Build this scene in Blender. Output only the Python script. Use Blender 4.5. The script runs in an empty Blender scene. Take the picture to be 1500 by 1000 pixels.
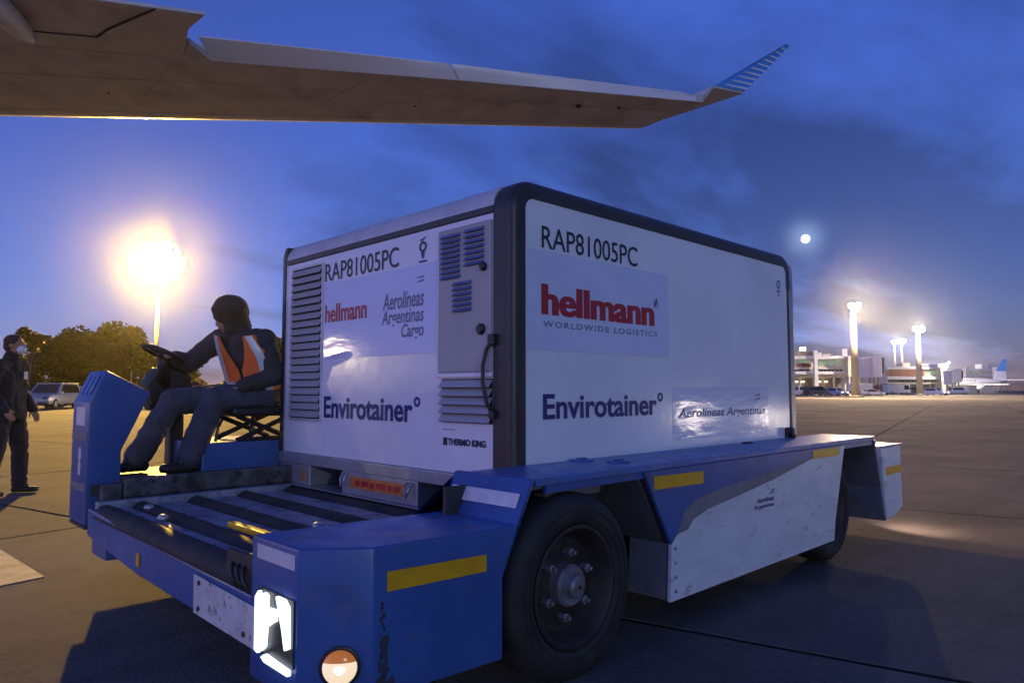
import bpy, bmesh, math, random
from mathutils import Vector, Matrix, noise
R = math.radians
random.seed(7)
scene = bpy.context.scene
COL = scene.collection

# ------------------------------------------------------------------ camera
YAW = R(45.6)                       # view heading measured from +X (the transporter's rearward axis)
FWD = Vector((math.cos(YAW), math.sin(YAW), 0)); RGT = Vector((math.sin(YAW), -math.cos(YAW), 0))
CAM = Vector((-2.3789, -2.4292, 1.2))
cd = bpy.data.cameras.new('camera'); cam = bpy.data.objects.new('camera', cd); COL.objects.link(cam)
cd.sensor_width = 36; cd.lens = 36 * 1039 / 1500; cd.clip_end = 6000; cd.clip_start = 0.05
cam.location = CAM
cam.rotation_euler = (R(90 + 3.909), 0, YAW - R(90))
scene.camera = cam

# ------------------------------------------------------------------ world: clear dusk sky, low sun kept above the horizon behind the camera, tinted to dusk colours
MOON_DIR = Vector((0.9038, 0.3812, 0.1944))
CLX, CLY = -20.0, 11.0
W = bpy.data.worlds.new('World'); scene.world = W; W.use_nodes = True
nt = W.node_tree; N = nt.nodes; L = nt.links
N.clear()
def nd(t, **k):
    n = N.new(t)
    for a, b in k.items(): setattr(n, a, b)
    return n
def mth(op, a, b=None, clamp=False):
    n = nd('ShaderNodeMath', operation=op, use_clamp=clamp)
    for i, v in enumerate((a, b)):
        if v is None: continue
        if isinstance(v, (int, float)): n.inputs[i].default_value = v
        else: L.new(v, n.inputs[i])
    return n.outputs[0]
def mixc(mode, fac, a, b):
    n = nd('ShaderNodeMix', data_type='RGBA', blend_type=mode)
    for i, v in ((0, fac), (6, a), (7, b)):
        if isinstance(v, (int, float)): n.inputs[i].default_value = v
        elif isinstance(v, tuple): n.inputs[i].default_value = v
        else: L.new(v, n.inputs[i])
    return n.outputs[2]
out = nd('ShaderNodeOutputWorld'); bg = nd('ShaderNodeBackground')
sky = nd('ShaderNodeTexSky', sky_type='NISHITA', sun_disc=False)
sky.sun_elevation = R(8); sky.sun_rotation = R(0); sky.altitude = 20
sky.air_density = 1.0; sky.dust_density = 0.3; sky.ozone_density = 6.0
SUN_H = YAW + R(128)                                   # behind the photographer, turned left so the container's long side gets bluer light
sun_az = math.atan2(math.cos(SUN_H), math.sin(SUN_H))
sky.sun_rotation = sun_az
tint = mixc('MULTIPLY', 1.0, sky.outputs[0], (2.75, 1.50, 2.42, 1))
tc = nd('ShaderNodeTexCoord'); sep = nd('ShaderNodeSeparateXYZ'); L.new(tc.outputs['Generated'], sep.inputs[0])
zc = mth('ADD', mth('MAXIMUM', sep.outputs[2], 0.0), 0.14)
cmb = nd('ShaderNodeCombineXYZ')
L.new(mth('DIVIDE', sep.outputs[0], zc), cmb.inputs[0]); L.new(mth('DIVIDE', sep.outputs[1], zc), cmb.inputs[1])
rot = nd('ShaderNodeMapping'); L.new(cmb.outputs[0], rot.inputs[0])
rot.inputs['Rotation'].default_value = (0, 0, R(-30)); rot.inputs['Scale'].default_value = (0.55, 1.0, 1); rot.inputs['Location'].default_value = (CLX, CLY, 0)
nz = nd('ShaderNodeTexNoise'); nz.inputs['Scale'].default_value = 0.62; nz.inputs['Detail'].default_value = 9; nz.inputs['Roughness'].default_value = 0.58; nz.inputs['Distortion'].default_value = 0.35
L.new(rot.outputs[0], nz.inputs[0])
rp = nd('ShaderNodeValToRGB'); rp.color_ramp.elements[0].position = 0.41; rp.color_ramp.elements[1].position = 0.60
bank = nd('ShaderNodeVectorMath', operation='DOT_PRODUCT'); L.new(tc.outputs['Generated'], bank.inputs[0]); bank.inputs[1].default_value = (0.74, -0.32, -0.72)   # a bank of cloud lies low in the east
L.new(mth('ADD', nz.outputs[0], mth('MULTIPLY', mth('ADD', bank.outputs['Value'], -0.24), 0.42)), rp.inputs[0])
cm = rp.outputs[0]
cloudy = mixc('MULTIPLY', 1.0, tint, (0.33, 0.29, 0.25, 1))
col = mixc('MIX', mth('MULTIPLY', cm, 0.92), tint, cloudy)
# cloud edges round the moon catch its light
vd = nd('ShaderNodeVectorMath', operation='DOT_PRODUCT'); L.new(tc.outputs['Generated'], vd.inputs[0]); vd.inputs[1].default_value = MOON_DIR.normalized()
halo = mth('POWER', mth('MAXIMUM', vd.outputs['Value'], 0.0), 5200.0)
halo2 = mth('MULTIPLY', halo, mth('MAXIMUM', mth('ADD', mth('MULTIPLY', nz.outputs[0], 3.2), -1.15), 0.05))
SKY_K = 0.1
hm = nd('ShaderNodeMix', data_type='RGBA', blend_type='ADD'); hm.inputs[0].default_value = 1
hc = nd('ShaderNodeVectorMath', operation='SCALE'); hc.inputs[0].default_value = (0.30, 0.40, 0.52); L.new(halo2, hc.inputs['Scale'])
sc1 = nd('ShaderNodeVectorMath', operation='SCALE'); L.new(col, sc1.inputs[0]); sc1.inputs['Scale'].default_value = SKY_K
L.new(sc1.outputs[0], hm.inputs[6]); L.new(hc.outputs[0], hm.inputs[7])
L.new(hm.outputs[2], bg.inputs[0]); bg.inputs[1].default_value = 1.0
L.new(bg.outputs[0], out.inputs[0])

# the one sun lamp: the last faint glow of the west, turned further left than opposite the moon, like the sky's sun
sd = bpy.data.lights.new('dusk_glow', 'SUN'); so = bpy.data.objects.new('dusk_glow', sd); COL.objects.link(so)
SUN_DIR = Vector((math.sin(sun_az) * math.cos(R(8)), math.cos(sun_az) * math.cos(R(8)), math.sin(R(8))))
sd.energy = 0.015; sd.angle = R(30); sd.color = (1, 0.82, 0.72)
so.rotation_euler = (-SUN_DIR).to_track_quat('-Z', 'Y').to_euler()

vs = scene.view_settings; vs.view_transform = 'Standard'; vs.look = 'None'; vs.exposure = 0.0; vs.gamma = 1; vs.use_curve_mapping = False
cy = scene.cycles; cy.use_denoising = True; cy.max_bounces = 6; cy.diffuse_bounces = 3; cy.glossy_bounces = 3; cy.volume_bounces = 0
cy.sample_clamp_indirect = 4.0; cy.sample_clamp_direct = 0.0; cy.use_light_tree = True
cy.caustics_reflective = False; cy.caustics_refractive = False

# ------------------------------------------------------------------ helpers: materials
def mat(name, c, rough=0.5, metal=0.0, c2=None, scale=4.0, lo=0.35, hi=0.65, detail=6, dirt=None, dscale=2.0, dlo=0.55, dhi=0.75, bump=0.0, bscale=30.0, coat=0.0,
        chips=None, clo=0.66, emit=None, estr=0.0, spec=0.5, randv=0.0, trans=0.0, stretch=(1, 1, 1), rvar=0.0):
    m = bpy.data.materials.new(name); m.use_nodes = True
    t = m.node_tree; n = t.nodes; l = t.links; p = n['Principled BSDF']
    p.inputs['Base Color'].default_value = (*c, 1); p.inputs['Roughness'].default_value = rough; p.inputs['Metallic'].default_value = metal
    p.inputs['Specular IOR Level'].default_value = spec; p.inputs['Coat Weight'].default_value = coat; p.inputs['Coat Roughness'].default_value = 0.12
    if trans: p.inputs['Transmission Weight'].default_value = trans
    if emit: p.inputs['Emission Color'].default_value = (*emit, 1); p.inputs['Emission Strength'].default_value = estr
    co = None
    if c2 or dirt or bump or rvar or chips:
        tcx = n.new('ShaderNodeTexCoord'); mp = n.new('ShaderNodeMapping'); mp.inputs['Scale'].default_value = stretch
        l.new(tcx.outputs['Object'], mp.inputs[0]); co = mp.outputs[0]
    cur = None
    def nramp(s, a, b, det):
        q = n.new('ShaderNodeTexNoise'); q.inputs['Scale'].default_value = s; q.inputs['Detail'].default_value = det; q.inputs['Roughness'].default_value = 0.62
        l.new(co, q.inputs[0]); mr = n.new('ShaderNodeMapRange'); mr.inputs[1].default_value = a; mr.inputs[2].default_value = b
        l.new(q.outputs[0], mr.inputs[0]); return mr.outputs[0]
    def mix(fac, a, b, mode='MIX'):
        x = n.new('ShaderNodeMix'); x.data_type = 'RGBA'; x.blend_type = mode
        for i, v in ((0, fac), (6, a), (7, b)):
            if isinstance(v, (int, float)): x.inputs[i].default_value = v
            elif isinstance(v, tuple): x.inputs[i].default_value = (*v, 1)
            else: l.new(v, x.inputs[i])
        return x.outputs[2]
    if c2: cur = mix(nramp(scale, lo, hi, detail), c, c2)
    if dirt: cur = mix(nramp(dscale, dlo, dhi, 9), cur if cur else c, dirt)
    if chips: cur = mix(nramp(26.0, clo, clo + 0.02, 4), cur if cur else c, chips); cur = mix(nramp(3.3, 0.62, 0.66, 12), cur, tuple(0.6 * q + 0.4 * w for q, w in zip(c, chips)))
    if randv:
        oi = n.new('ShaderNodeObjectInfo'); mr = n.new('ShaderNodeMapRange'); mr.inputs[3].default_value = 1 - randv; mr.inputs[4].default_value = 1 + randv
        l.new(oi.outputs['Random'], mr.inputs[0]); cx = n.new('ShaderNodeCombineXYZ')
        for i in range(3): l.new(mr.outputs[0], cx.inputs[i])
        cur = mix(1.0, cur if cur else c, cx.outputs[0], 'MULTIPLY')
    if cur: l.new(cur, p.inputs['Base Color'])
    if rvar:
        r = nramp(scale * 1.7, 0.3, 0.7, 6); mr = n.new('ShaderNodeMapRange'); mr.inputs[3].default_value = max(0.03, rough - rvar); mr.inputs[4].default_value = min(1, rough + rvar)
        l.new(r, mr.inputs[0]); l.new(mr.outputs[0], p.inputs['Roughness'])
    if bump:
        q = n.new('ShaderNodeTexNoise'); q.inputs['Scale'].default_value = bscale; q.inputs['Detail'].default_value = 5; l.new(co, q.inputs[0])
        bp = n.new('ShaderNodeBump'); bp.inputs['Strength'].default_value = bump; bp.inputs['Distance'].default_value = 0.01
        l.new(q.outputs[0], bp.inputs['Height']); l.new(bp.outputs[0], p.inputs['Normal'])
    return m

M = {}
def concrete():
    m = mat('concrete', (0.188, 0.164, 0.138), 0.92, c2=(0.122, 0.107, 0.091), scale=0.8, lo=0.3, hi=0.7, bump=0.5, bscale=45, randv=0.10, spec=0.06)
    t = m.node_tree; n = t.nodes; l = t.links; p = n['Principled BSDF']; src = p.inputs['Base Color'].links[0].from_socket
    geo = n.new('ShaderNodeNewGeometry')
    def layer(src, scale, stretch, lo, hi, colr, amt, rotz=0.0, det=8):
        mp = n.new('ShaderNodeMapping'); mp.inputs['Scale'].default_value = stretch; mp.inputs['Rotation'].default_value = (0, 0, rotz); l.new(geo.outputs['Position'], mp.inputs[0])
        q = n.new('ShaderNodeTexNoise'); q.inputs['Scale'].default_value = scale; q.inputs['Detail'].default_value = det; q.inputs['Roughness'].default_value = 0.65; l.new(mp.outputs[0], q.inputs[0])
        mr = n.new('ShaderNodeMapRange'); mr.inputs[1].default_value = lo; mr.inputs[2].default_value = hi; mr.inputs[4].default_value = amt; l.new(q.outputs[0], mr.inputs[0])
        x = n.new('ShaderNodeMix'); x.data_type = 'RGBA'; l.new(mr.outputs[0], x.inputs[0]); l.new(src, x.inputs[6]); x.inputs[7].default_value = (*colr, 1); return x.outputs[2]
    src = layer(src, 0.30, (1, 1, 1), 0.46, 0.74, (0.055, 0.048, 0.042), 0.85)                 # oil and rubber stains
    src = layer(src, 0.55, (0.07, 1, 1), 0.54, 0.70, (0.050, 0.045, 0.040), 0.65, R(-14))      # dark wheel tracks
    src = layer(src, 0.9, (0.10, 1, 1), 0.60, 0.72, (0.060, 0.054, 0.048), 0.6, R(58))
    src = layer(src, 5.0, (1, 1, 1), 0.60, 0.72, (0.070, 0.062, 0.054), 0.7)                   # spots
    src = layer(src, 26.0, (1, 1, 1), 0.45, 0.75, (0.24, 0.21, 0.18), 0.35, 0, 3)              # aggregate
    l.new(src, p.inputs['Base Color']); return m
M['concrete'] = concrete()
M['joint'] = mat('joint', (0.030, 0.027, 0.025), 1.0, spec=0.0)
M['tar'] = mat('tar', (0.03, 0.028, 0.026), 0.6, c2=(0.05, 0.045, 0.04), scale=2)
M['paint_white'] = mat('paint_white', (0.50, 0.46, 0.36), 0.8, c2=(0.30, 0.27, 0.21), scale=6, dirt=(0.14, 0.12, 0.1), dscale=5, dlo=0.56, dhi=0.7)
M['paint_yellow'] = mat('paint_yellow', (0.45, 0.28, 0.03), 0.7, c2=(0.2, 0.15, 0.05), scale=5)
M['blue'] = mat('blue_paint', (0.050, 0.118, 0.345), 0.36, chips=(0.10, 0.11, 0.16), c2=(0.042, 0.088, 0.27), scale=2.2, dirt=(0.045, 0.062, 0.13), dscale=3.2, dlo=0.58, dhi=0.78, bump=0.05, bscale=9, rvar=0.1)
M['blue_top'] = mat('blue_worn_toplit', (0.060, 0.155, 0.46), 0.38, chips=(0.2, 0.2, 0.24), clo=0.63, c2=(0.085, 0.14, 0.32), scale=5, dirt=(0.10, 0.11, 0.16), dscale=7, dlo=0.55, dhi=0.72, bump=0.08, bscale=14, rvar=0.12)  # worn deck blue, base also lightened for the light that top faces catch
M['panel_white'] = mat('panel_white', (0.70, 0.71, 0.74), 0.40, chips=(0.20, 0.20, 0.24), clo=0.68, c2=(0.58, 0.59, 0.63), scale=2.5, dirt=(0.22, 0.21, 0.22), dscale=5.5, dlo=0.6, dhi=0.74, bump=0.15, bscale=5, stretch=(1, 1, 2.6))
M['stripe_grey'] = mat('stripe_grey', (0.22, 0.22, 0.24), 0.5, c2=(0.15, 0.15, 0.17), scale=6)
M['white'] = mat('container_white', (0.82, 0.83, 0.85), 0.20, c2=(0.74, 0.74, 0.77), scale=1.5, dirt=(0.55, 0.54, 0.55), dscale=5, dlo=0.66, dhi=0.86, bump=0.12, bscale=4.5, rvar=0.08)
M['film'] = mat('film', (0.67, 0.69, 0.85), 0.07, bump=0.10, bscale=5, stretch=(1, 0.5, 2.2), c2=(0.63, 0.65, 0.82), scale=3)
M['film_wrinkled'] = mat('film_wrinkled', (0.76, 0.77, 0.86), 0.12, bump=0.30, bscale=4.5, stretch=(0.9, 1, 2.6), c2=(0.73, 0.74, 0.84), scale=3)
M['profile'] = mat('dark_profile', (0.030, 0.026, 0.024), 0.42, c2=(0.045, 0.038, 0.034), scale=8)
M['alu'] = mat('aluminium', (0.50, 0.50, 0.52), 0.35, metal=0.6, c2=(0.38, 0.38, 0.40), scale=6, bump=0.05)
M['alu_light'] = mat('roof_edge', (0.62, 0.62, 0.63), 0.4, metal=0.2, c2=(0.5, 0.5, 0.52), scale=5)
M['grey'] = mat('unit_grey', (0.40, 0.395, 0.40), 0.42, c2=(0.34, 0.335, 0.34), scale=3, bump=0.04)
M['louver'] = mat('louver_grey', (0.46, 0.45, 0.44), 0.4, metal=0.3)
M['void'] = mat('void', (0.02, 0.02, 0.022), 0.9)
M['slot'] = mat('slot_blue', (0.10, 0.14, 0.30), 0.6)
M['black'] = mat('black_plastic', (0.018, 0.017, 0.016), 0.45)
M['ink'] = mat('ink_dark', (0.020, 0.020, 0.035), 0.5)
M['ink_blue'] = mat('ink_blue', (0.025, 0.025, 0.15), 0.45)
M['ink_grey'] = mat('ink_grey', (0.16, 0.16, 0.26), 0.5)
M['red'] = mat('ink_red', (0.42, 0.018, 0.028), 0.45)
M['orange'] = mat('orange_label', (0.62, 0.20, 0.03), 0.5, c2=(0.40, 0.12, 0.03), scale=20)
M['tyre'] = mat('tyre', (0.014, 0.013, 0.012), 0.75, c2=(0.03, 0.026, 0.022), scale=9, bump=0.2, bscale=40)
M['rim'] = mat('rim', (0.026, 0.021, 0.018), 0.6, c2=(0.05, 0.036, 0.026), scale=14, metal=0.3)
M['hub'] = mat('hub', (0.26, 0.26, 0.30), 0.5, metal=0.3, c2=(0.16, 0.13, 0.12), scale=12)
M['chassis'] = mat('chassis', (0.03, 0.028, 0.028), 0.6, c2=(0.05, 0.045, 0.04), scale=6)
M['guard'] = mat('mudguard', (0.14, 0.14, 0.15), 0.6, c2=(0.09, 0.088, 0.09), scale=5)
M['guard2'] = mat('mudguard_lower', (0.20, 0.20, 0.23), 0.55, c2=(0.13, 0.13, 0.15), scale=7)
M['roller'] = mat('roller_rubber', (0.020, 0.018, 0.017), 0.72, c2=(0.04, 0.036, 0.033), scale=7, bump=0.1, bscale=30)
M['steel'] = mat('bed_steel', (0.36, 0.37, 0.46), 0.40, metal=0.2, c2=(0.22, 0.23, 0.31), scale=5, dirt=(0.05, 0.045, 0.045), dscale=9, dlo=0.5, dhi=0.7)
M['worn_rail'] = mat('worn_rail', (0.15, 0.145, 0.15), 0.5, metal=0.3, c2=(0.055, 0.05, 0.05), scale=9, dirt=(0.03, 0.027, 0.025), dscale=15, dlo=0.5, dhi=0.62, bump=0.3, bscale=22)
M['yellow'] = mat('reflective_yellow', (0.78, 0.42, 0.01), 0.35, c2=(0.66, 0.34, 0.01), scale=10)
M['strip_white'] = mat('reflective_white', (0.72, 0.70, 0.72), 0.4, c2=(0.58, 0.57, 0.6), scale=12)
M['bumper_plate'] = mat('bumper_plate', (0.66, 0.65, 0.64), 0.55, c2=(0.5, 0.49, 0.49), scale=9, dirt=(0.16, 0.15, 0.15), dscale=16, dlo=0.56, dhi=0.66)
M['led'] = mat('led', (0.9, 0.95, 1), 0.3, emit=(0.86, 0.95, 1.0), estr=1.6)
M['lamp_glow'] = mat('lamp_glow', (0.8, 0.7, 0.5), 0.15, emit=(1.0, 0.74, 0.45), estr=0.85, bump=0.8, bscale=60)
M['lens_orange'] = mat('lens_orange', (0.75, 0.22, 0.02), 0.2, emit=(1, 0.30, 0.04), estr=0.25)
M['reflector'] = mat('reflector', (0.05, 0.048, 0.042), 0.35, metal=0.2)
M['wing'] = mat('wing_paint', (0.64, 0.62, 0.58), 0.42, c2=(0.50, 0.49, 0.46), scale=1.4, dirt=(0.34, 0.32, 0.30), dscale=1.1, dlo=0.5, dhi=0.75, rvar=0.1)
M['aileron'] = mat('aileron_paint', (0.66, 0.66, 0.68), 0.35)
M['seam_soft'] = mat('seam_soft', (0.36, 0.35, 0.33), 0.7)
M['seam'] = mat('seam', (0.03, 0.028, 0.026), 0.6)
M['bare_metal'] = mat('bare_metal', (0.035, 0.038, 0.055), 0.6, c2=(0.05, 0.045, 0.045), scale=30)
M['winglet'] = mat('winglet_blue', (0.08, 0.30, 0.80), 0.35)
M['fuselage'] = mat('fuselage_white', (0.78, 0.78, 0.79), 0.4)
M['mast'] = mat('mast', (0.24, 0.225, 0.19), 0.6)
M['flood_warm'] = mat('flood_warm', (1, 0.85, 0.5), 0.4, emit=(1.0, 0.74, 0.36), estr=160)
M['flood_white'] = mat('flood_white', (1, 0.95, 0.85), 0.4, emit=(1.0, 0.86, 0.62), estr=45)
M['flood_amber'] = mat('flood_amber', (1, 0.8, 0.5), 0.4, emit=(1.0, 0.70, 0.34), estr=60)
M['bulb'] = mat('bulb', (1, 0.9, 0.7), 0.4, emit=(1.0, 0.78, 0.45), estr=9)
M['facade'] = mat('facade', (0.68, 0.62, 0.48), 0.7, c2=(0.56, 0.51, 0.40), scale=0.6)
M['facade_white'] = mat('facade_white', (0.72, 0.70, 0.70), 0.6)
M['facade_dark'] = mat('facade_dark', (0.13, 0.12, 0.11), 0.8, c2=(0.2, 0.18, 0.16), scale=0.7)
M['redband'] = mat('redband', (0.20, 0.035, 0.02), 0.6)
M['pane'] = mat('pane_lit', (0.2, 0.3, 0.24), 0.15, emit=(0.62, 0.80, 0.50), estr=0.20)
M['pane_dark'] = mat('pane_dark', (0.05, 0.06, 0.05), 0.15)
M['corr'] = mat('corrugated', (0.48, 0.48, 0.52), 0.5)
M['bark'] = mat('bark', (0.06, 0.045, 0.03), 0.9, c2=(0.035, 0.026, 0.018), scale=6)
M['leaf'] = mat('leaf', (0.034, 0.042, 0.010), 0.75, c2=(0.020, 0.028, 0.008), scale=0.7, spec=0.15)
M['jacket'] = mat('jacket', (0.060, 0.052, 0.050), 0.85, c2=(0.04, 0.036, 0.034), scale=8, bump=0.35, bscale=18)
M['dark_jacket'] = mat('dark_jacket', (0.022, 0.020, 0.022), 0.85, c2=(0.014, 0.013, 0.014), scale=8, bump=0.35, bscale=18)
M['jeans'] = mat('work_trousers', (0.085, 0.082, 0.11), 0.85, c2=(0.055, 0.052, 0.07), scale=6, bump=0.4, bscale=16)
M['dark_trousers'] = mat('dark_trousers', (0.024, 0.022, 0.024), 0.85, bump=0.35, bscale=16)
M['skin'] = mat('skin', (0.40, 0.21, 0.13), 0.55, c2=(0.34, 0.17, 0.10), scale=14)
M['hair'] = mat('hair', (0.055, 0.028, 0.014), 0.7, bump=0.4, bscale=60)
M['knit'] = mat('knit_cap', (0.055, 0.043, 0.025), 0.9, bump=0.5, bscale=70)
M['vest'] = mat('vest_orange', (0.90, 0.19, 0.03), 0.65, c2=(0.78, 0.15, 0.03), scale=7, bump=0.2, bscale=14)
M['vest_grey'] = mat('vest_tape', (0.62, 0.62, 0.62), 0.3)
M['mask'] = mat('face_mask', (0.72, 0.75, 0.76), 0.8)
M['shoe'] = mat('shoe', (0.018, 0.016, 0.015), 0.55)
M['car_silver'] = mat('car_silver', (0.45, 0.44, 0.43), 0.3, metal=0.4)
M['car_dark'] = mat('car_dark', (0.05, 0.05, 0.055), 0.3)
M['car_white'] = mat('car_white', (0.66, 0.65, 0.64), 0.35)
M['car_blue'] = mat('car_blue', (0.20, 0.27, 0.50), 0.35)
M['car_red'] = mat('car_red', (0.28, 0.05, 0.035), 0.4)
M['glass'] = mat('car_glass', (0.02, 0.022, 0.025), 0.08)
M['moon'] = mat('moon', (0.9, 0.9, 0.9), 1, emit=(0.93, 0.97, 1.0), estr=1.5)

# ------------------------------------------------------------------ helpers: geometry
def bmn(): return bmesh.new()
def box(bm, x0, x1, y0, y1, z0, z1, bev=0.0, seg=2):
    r = bmesh.ops.create_cube(bm, size=1)
    vs_ = r['verts']
    for v in vs_: v.co = Vector(((x0 + x1) / 2 + v.co.x * (x1 - x0), (y0 + y1) / 2 + v.co.y * (y1 - y0), (z0 + z1) / 2 + v.co.z * (z1 - z0)))
    if bev:
        ed = list({e for v in vs_ for e in v.link_edges})
        bmesh.ops.bevel(bm, geom=ed, offset=bev, segments=seg, affect='EDGES', profile=0.6)
    return bm
def prism(bm, pts, axis, a, b, bev=0.0, seg=2):
    """polygon pts in the two other axes (in xyz order), extruded along axis from a to b"""
    def P(p, t):
        return Vector({'x': (t, p[0], p[1]), 'y': (p[0], t, p[1]), 'z': (p[0], p[1], t)}[axis])
    va = [bm.verts.new(P(p, a)) for p in pts]; vb = [bm.verts.new(P(p, b)) for p in pts]
    fs = [bm.faces.new(va), bm.faces.new(list(reversed(vb)))]
    n = len(pts)
    for i in range(n): fs.append(bm.faces.new((va[i], vb[i], vb[(i + 1) % n], va[(i + 1) % n])))
    bmesh.ops.recalc_face_normals(bm, faces=fs)
    if bev:
        ed = list({e for f in fs for e in f.edges})
        bmesh.ops.bevel(bm, geom=ed, offset=bev, segments=seg, affect='EDGES', profile=0.6)
    return bm
def tube(bm, pts, rad, n=10, cap=True):
    pts = [Vector(p) for p in pts]; rs = rad if isinstance(rad, (list, tuple)) else [rad] * len(pts)
    rings = []; up = None
    for i, p in enumerate(pts):
        d = (pts[min(i + 1, len(pts) - 1)] - pts[max(i - 1, 0)]).normalized()
        if up is None: up = Vector((0, 0, 1)) if abs(d.z) < 0.9 else Vector((1, 0, 0))
        u = d.cross(up).normalized(); w = u.cross(d).normalized(); up = w
        rings.append([bm.verts.new(p + (u * math.cos(2 * math.pi * k / n) + w * math.sin(2 * math.pi * k / n)) * rs[i]) for k in range(n)])
    for i in range(len(rings) - 1):
        for k in range(n): bm.faces.new((rings[i][k], rings[i][(k + 1) % n], rings[i + 1][(k + 1) % n], rings[i + 1][k]))
    if cap:
        bm.faces.new(list(reversed(rings[0]))); bm.faces.new(rings[-1])
    return bm
def lathe(bm, prof, c, axis='y', n=40, sgn=1, caps=(1, 1)):
    """prof: (radius, along) pairs; spun round axis through c"""
    c = Vector(c); rings = []
    for (r, a) in prof:
        ring = []
        for k in range(n):
            t = 2 * math.pi * k / n; u, w = r * math.cos(t), r * math.sin(t)
            o = {'y': (u, a * sgn, w), 'x': (a * sgn, u, w), 'z': (u, w, a * sgn)}[axis]
            ring.append(bm.verts.new(c + Vector(o)))
        rings.append(ring)
    fs = []
    for i in range(len(rings) - 1):
        for k in range(n): fs.append(bm.faces.new((rings[i][k], rings[i][(k + 1) % n], rings[i + 1][(k + 1) % n], rings[i + 1][k])))
    if caps[0]: fs.append(bm.faces.new(rings[0]))
    if caps[1]: fs.append(bm.faces.new(rings[-1]))
    bmesh.ops.recalc_face_normals(bm, faces=fs)
    return bm
def ell(bm, c, r, n=16, rot=None):
    g = bmesh.ops.create_uvsphere(bm, u_segments=n, v_segments=max(6, n // 2), radius=1)
    for v in g['verts']:
        q = Vector((v.co.x * r[0], v.co.y * r[1], v.co.z * r[2]))
        if rot: q = rot @ q
        v.co = Vector(c) + q
    return bm
def cap(bm, p0, p1, r0, r1, n=12):
    """tapered capsule"""
    p0, p1 = Vector(p0), Vector(p1); d = (p1 - p0); l = d.length; d.normalize()
    pts = []; rs = []
    for k in range(5):
        t = math.pi / 2 * (1 - k / 4); pts.append(p0 - d * r0 * math.sin(t)); rs.append(max(r0 * math.cos(t), r0 * 0.05))
    for k in range(5):
        t = math.pi / 2 * (k / 4); pts.append(p1 + d * r1 * math.sin(t)); rs.append(max(r1 * math.cos(t), r1 * 0.05))
    return tube(bm, pts, rs, n)
def obj(name, bm, m, parent=None, smooth=False, ang=None):
    me = bpy.data.meshes.new(name)
    if parent is not None and parent.get('_w'):
        off = wloc(parent)
        for v in bm.verts: v.co -= off
    bm.to_mesh(me); bm.free()
    return link(name, me, m, parent, smooth, ang)
def wloc(p):
    v = Vector((0, 0, 0))
    while p is not None: v += p.location; p = p.parent
    return v
def link(name, me, m, parent=None, smooth=False, ang=None):
    for x in (m if isinstance(m, (list, tuple)) else [m]):
        me.materials.append(M[x])
    if smooth:
        me.polygons.foreach_set('use_smooth', [True] * len(me.polygons))
        if ang is not None:
            me.set_sharp_from_angle(angle=R(ang))
    o = bpy.data.objects.new(name, me); COL.objects.link(o)
    o.parent = parent
    if parent is not None and parent.get('_w'): o['_w'] = 1
    return o
def tag(o, label, cat, group=None):
    o['label'] = label; o['category'] = cat
    if group: o['group'] = group
    return o
def thing(name, label, cat, loc=(0, 0, 0), rz=0, group=None, world=False):
    o = bpy.data.objects.new(name, None); COL.objects.link(o); o.location = loc; o.rotation_euler = (0, 0, rz); o.empty_display_size = 0.2
    if world: o['_w'] = 1
    return tag(o, label, cat, group)
def struct(name, bm, m, parent=None):
    o = obj(name, bm, m, parent); o['kind'] = 'structure'; return o
def dup(root, loc, rz=0, label=None, scale=None):
    def cp(o, par):
        c = o.copy(); COL.objects.link(c); c.parent = par
        for ch in [x for x in bpy.data.objects if x.parent == o]: cp(ch, c)
        return c
    r = cp(root, None); r.location = loc; r.rotation_euler = (0, 0, rz)
    if label: r['label'] = label
    if scale: r.scale = scale
    return r
def far(px, depth, z=0.0):
    """a point that lies depth metres ahead and (px-750)/1039 of that to the right of where the photographer stands"""
    p = CAM + FWD * depth + RGT * ((px - 750) / 1039 * depth); return Vector((p.x, p.y, z))
FACE = YAW - R(90)                  # rotation that turns a local +x to the right, +y away

# ------------------------------------------------------------------ ground
GA = R(13.4)                        # slab grid direction
apron = struct('apron_ground', prism(bmn(), [(-1500, -1500), (1500, -1500), (1500, 1500), (-1500, 1500)], 'z', -0.6, -0.05), 'concrete')
SL = 4.7; NS = 17
g1 = Vector((math.cos(GA), math.sin(GA), 0)); g2 = Vector((-math.sin(GA), math.cos(GA), 0))
org = Vector((CAM.x, CAM.y, 0)) + g1 * 3.55 + g2 * 1.9
sub = bmn(); c0 = org + g1 * (-4 * SL - 0.02) + g2 * (-5 * SL - 0.02)
cc = [c0, c0 + g1 * (NS * SL + 0.04), c0 + g1 * (NS * SL + 0.04) + g2 * (NS * SL + 0.04), c0 + g2 * (NS * SL + 0.04)]
prism(sub, [(p.x, p.y) for p in cc], 'z', -0.045, -0.005)
struct('joint_sealant', sub, 'joint', apron)
bm = box(bmn(), 0.022, SL - 0.022, 0.022, SL - 0.022, -0.04, 0.0, 0.002, 1)
sme = bpy.data.meshes.new('slab'); bm.to_mesh(sme); bm.free(); sme.materials.append(M['concrete'])
for i in range(NS):
    for j in range(NS):
        o = bpy.data.objects.new('slab', sme); COL.objects.link(o); o.parent = apron
        o.location = org + g1 * ((i - 4) * SL) + g2 * ((j - 5) * SL); o.rotation_euler = (0, 0, GA)
        o.location.z = -random.random() * 0.002
struct('painted_marking', prism(bmn(), [(-1.27, 3.0), (-1.33, 4.15), (-3.8, 4.9), (-3.8, 2.35)], 'z', 0.001, 0.005), 'paint_white', apron)

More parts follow.
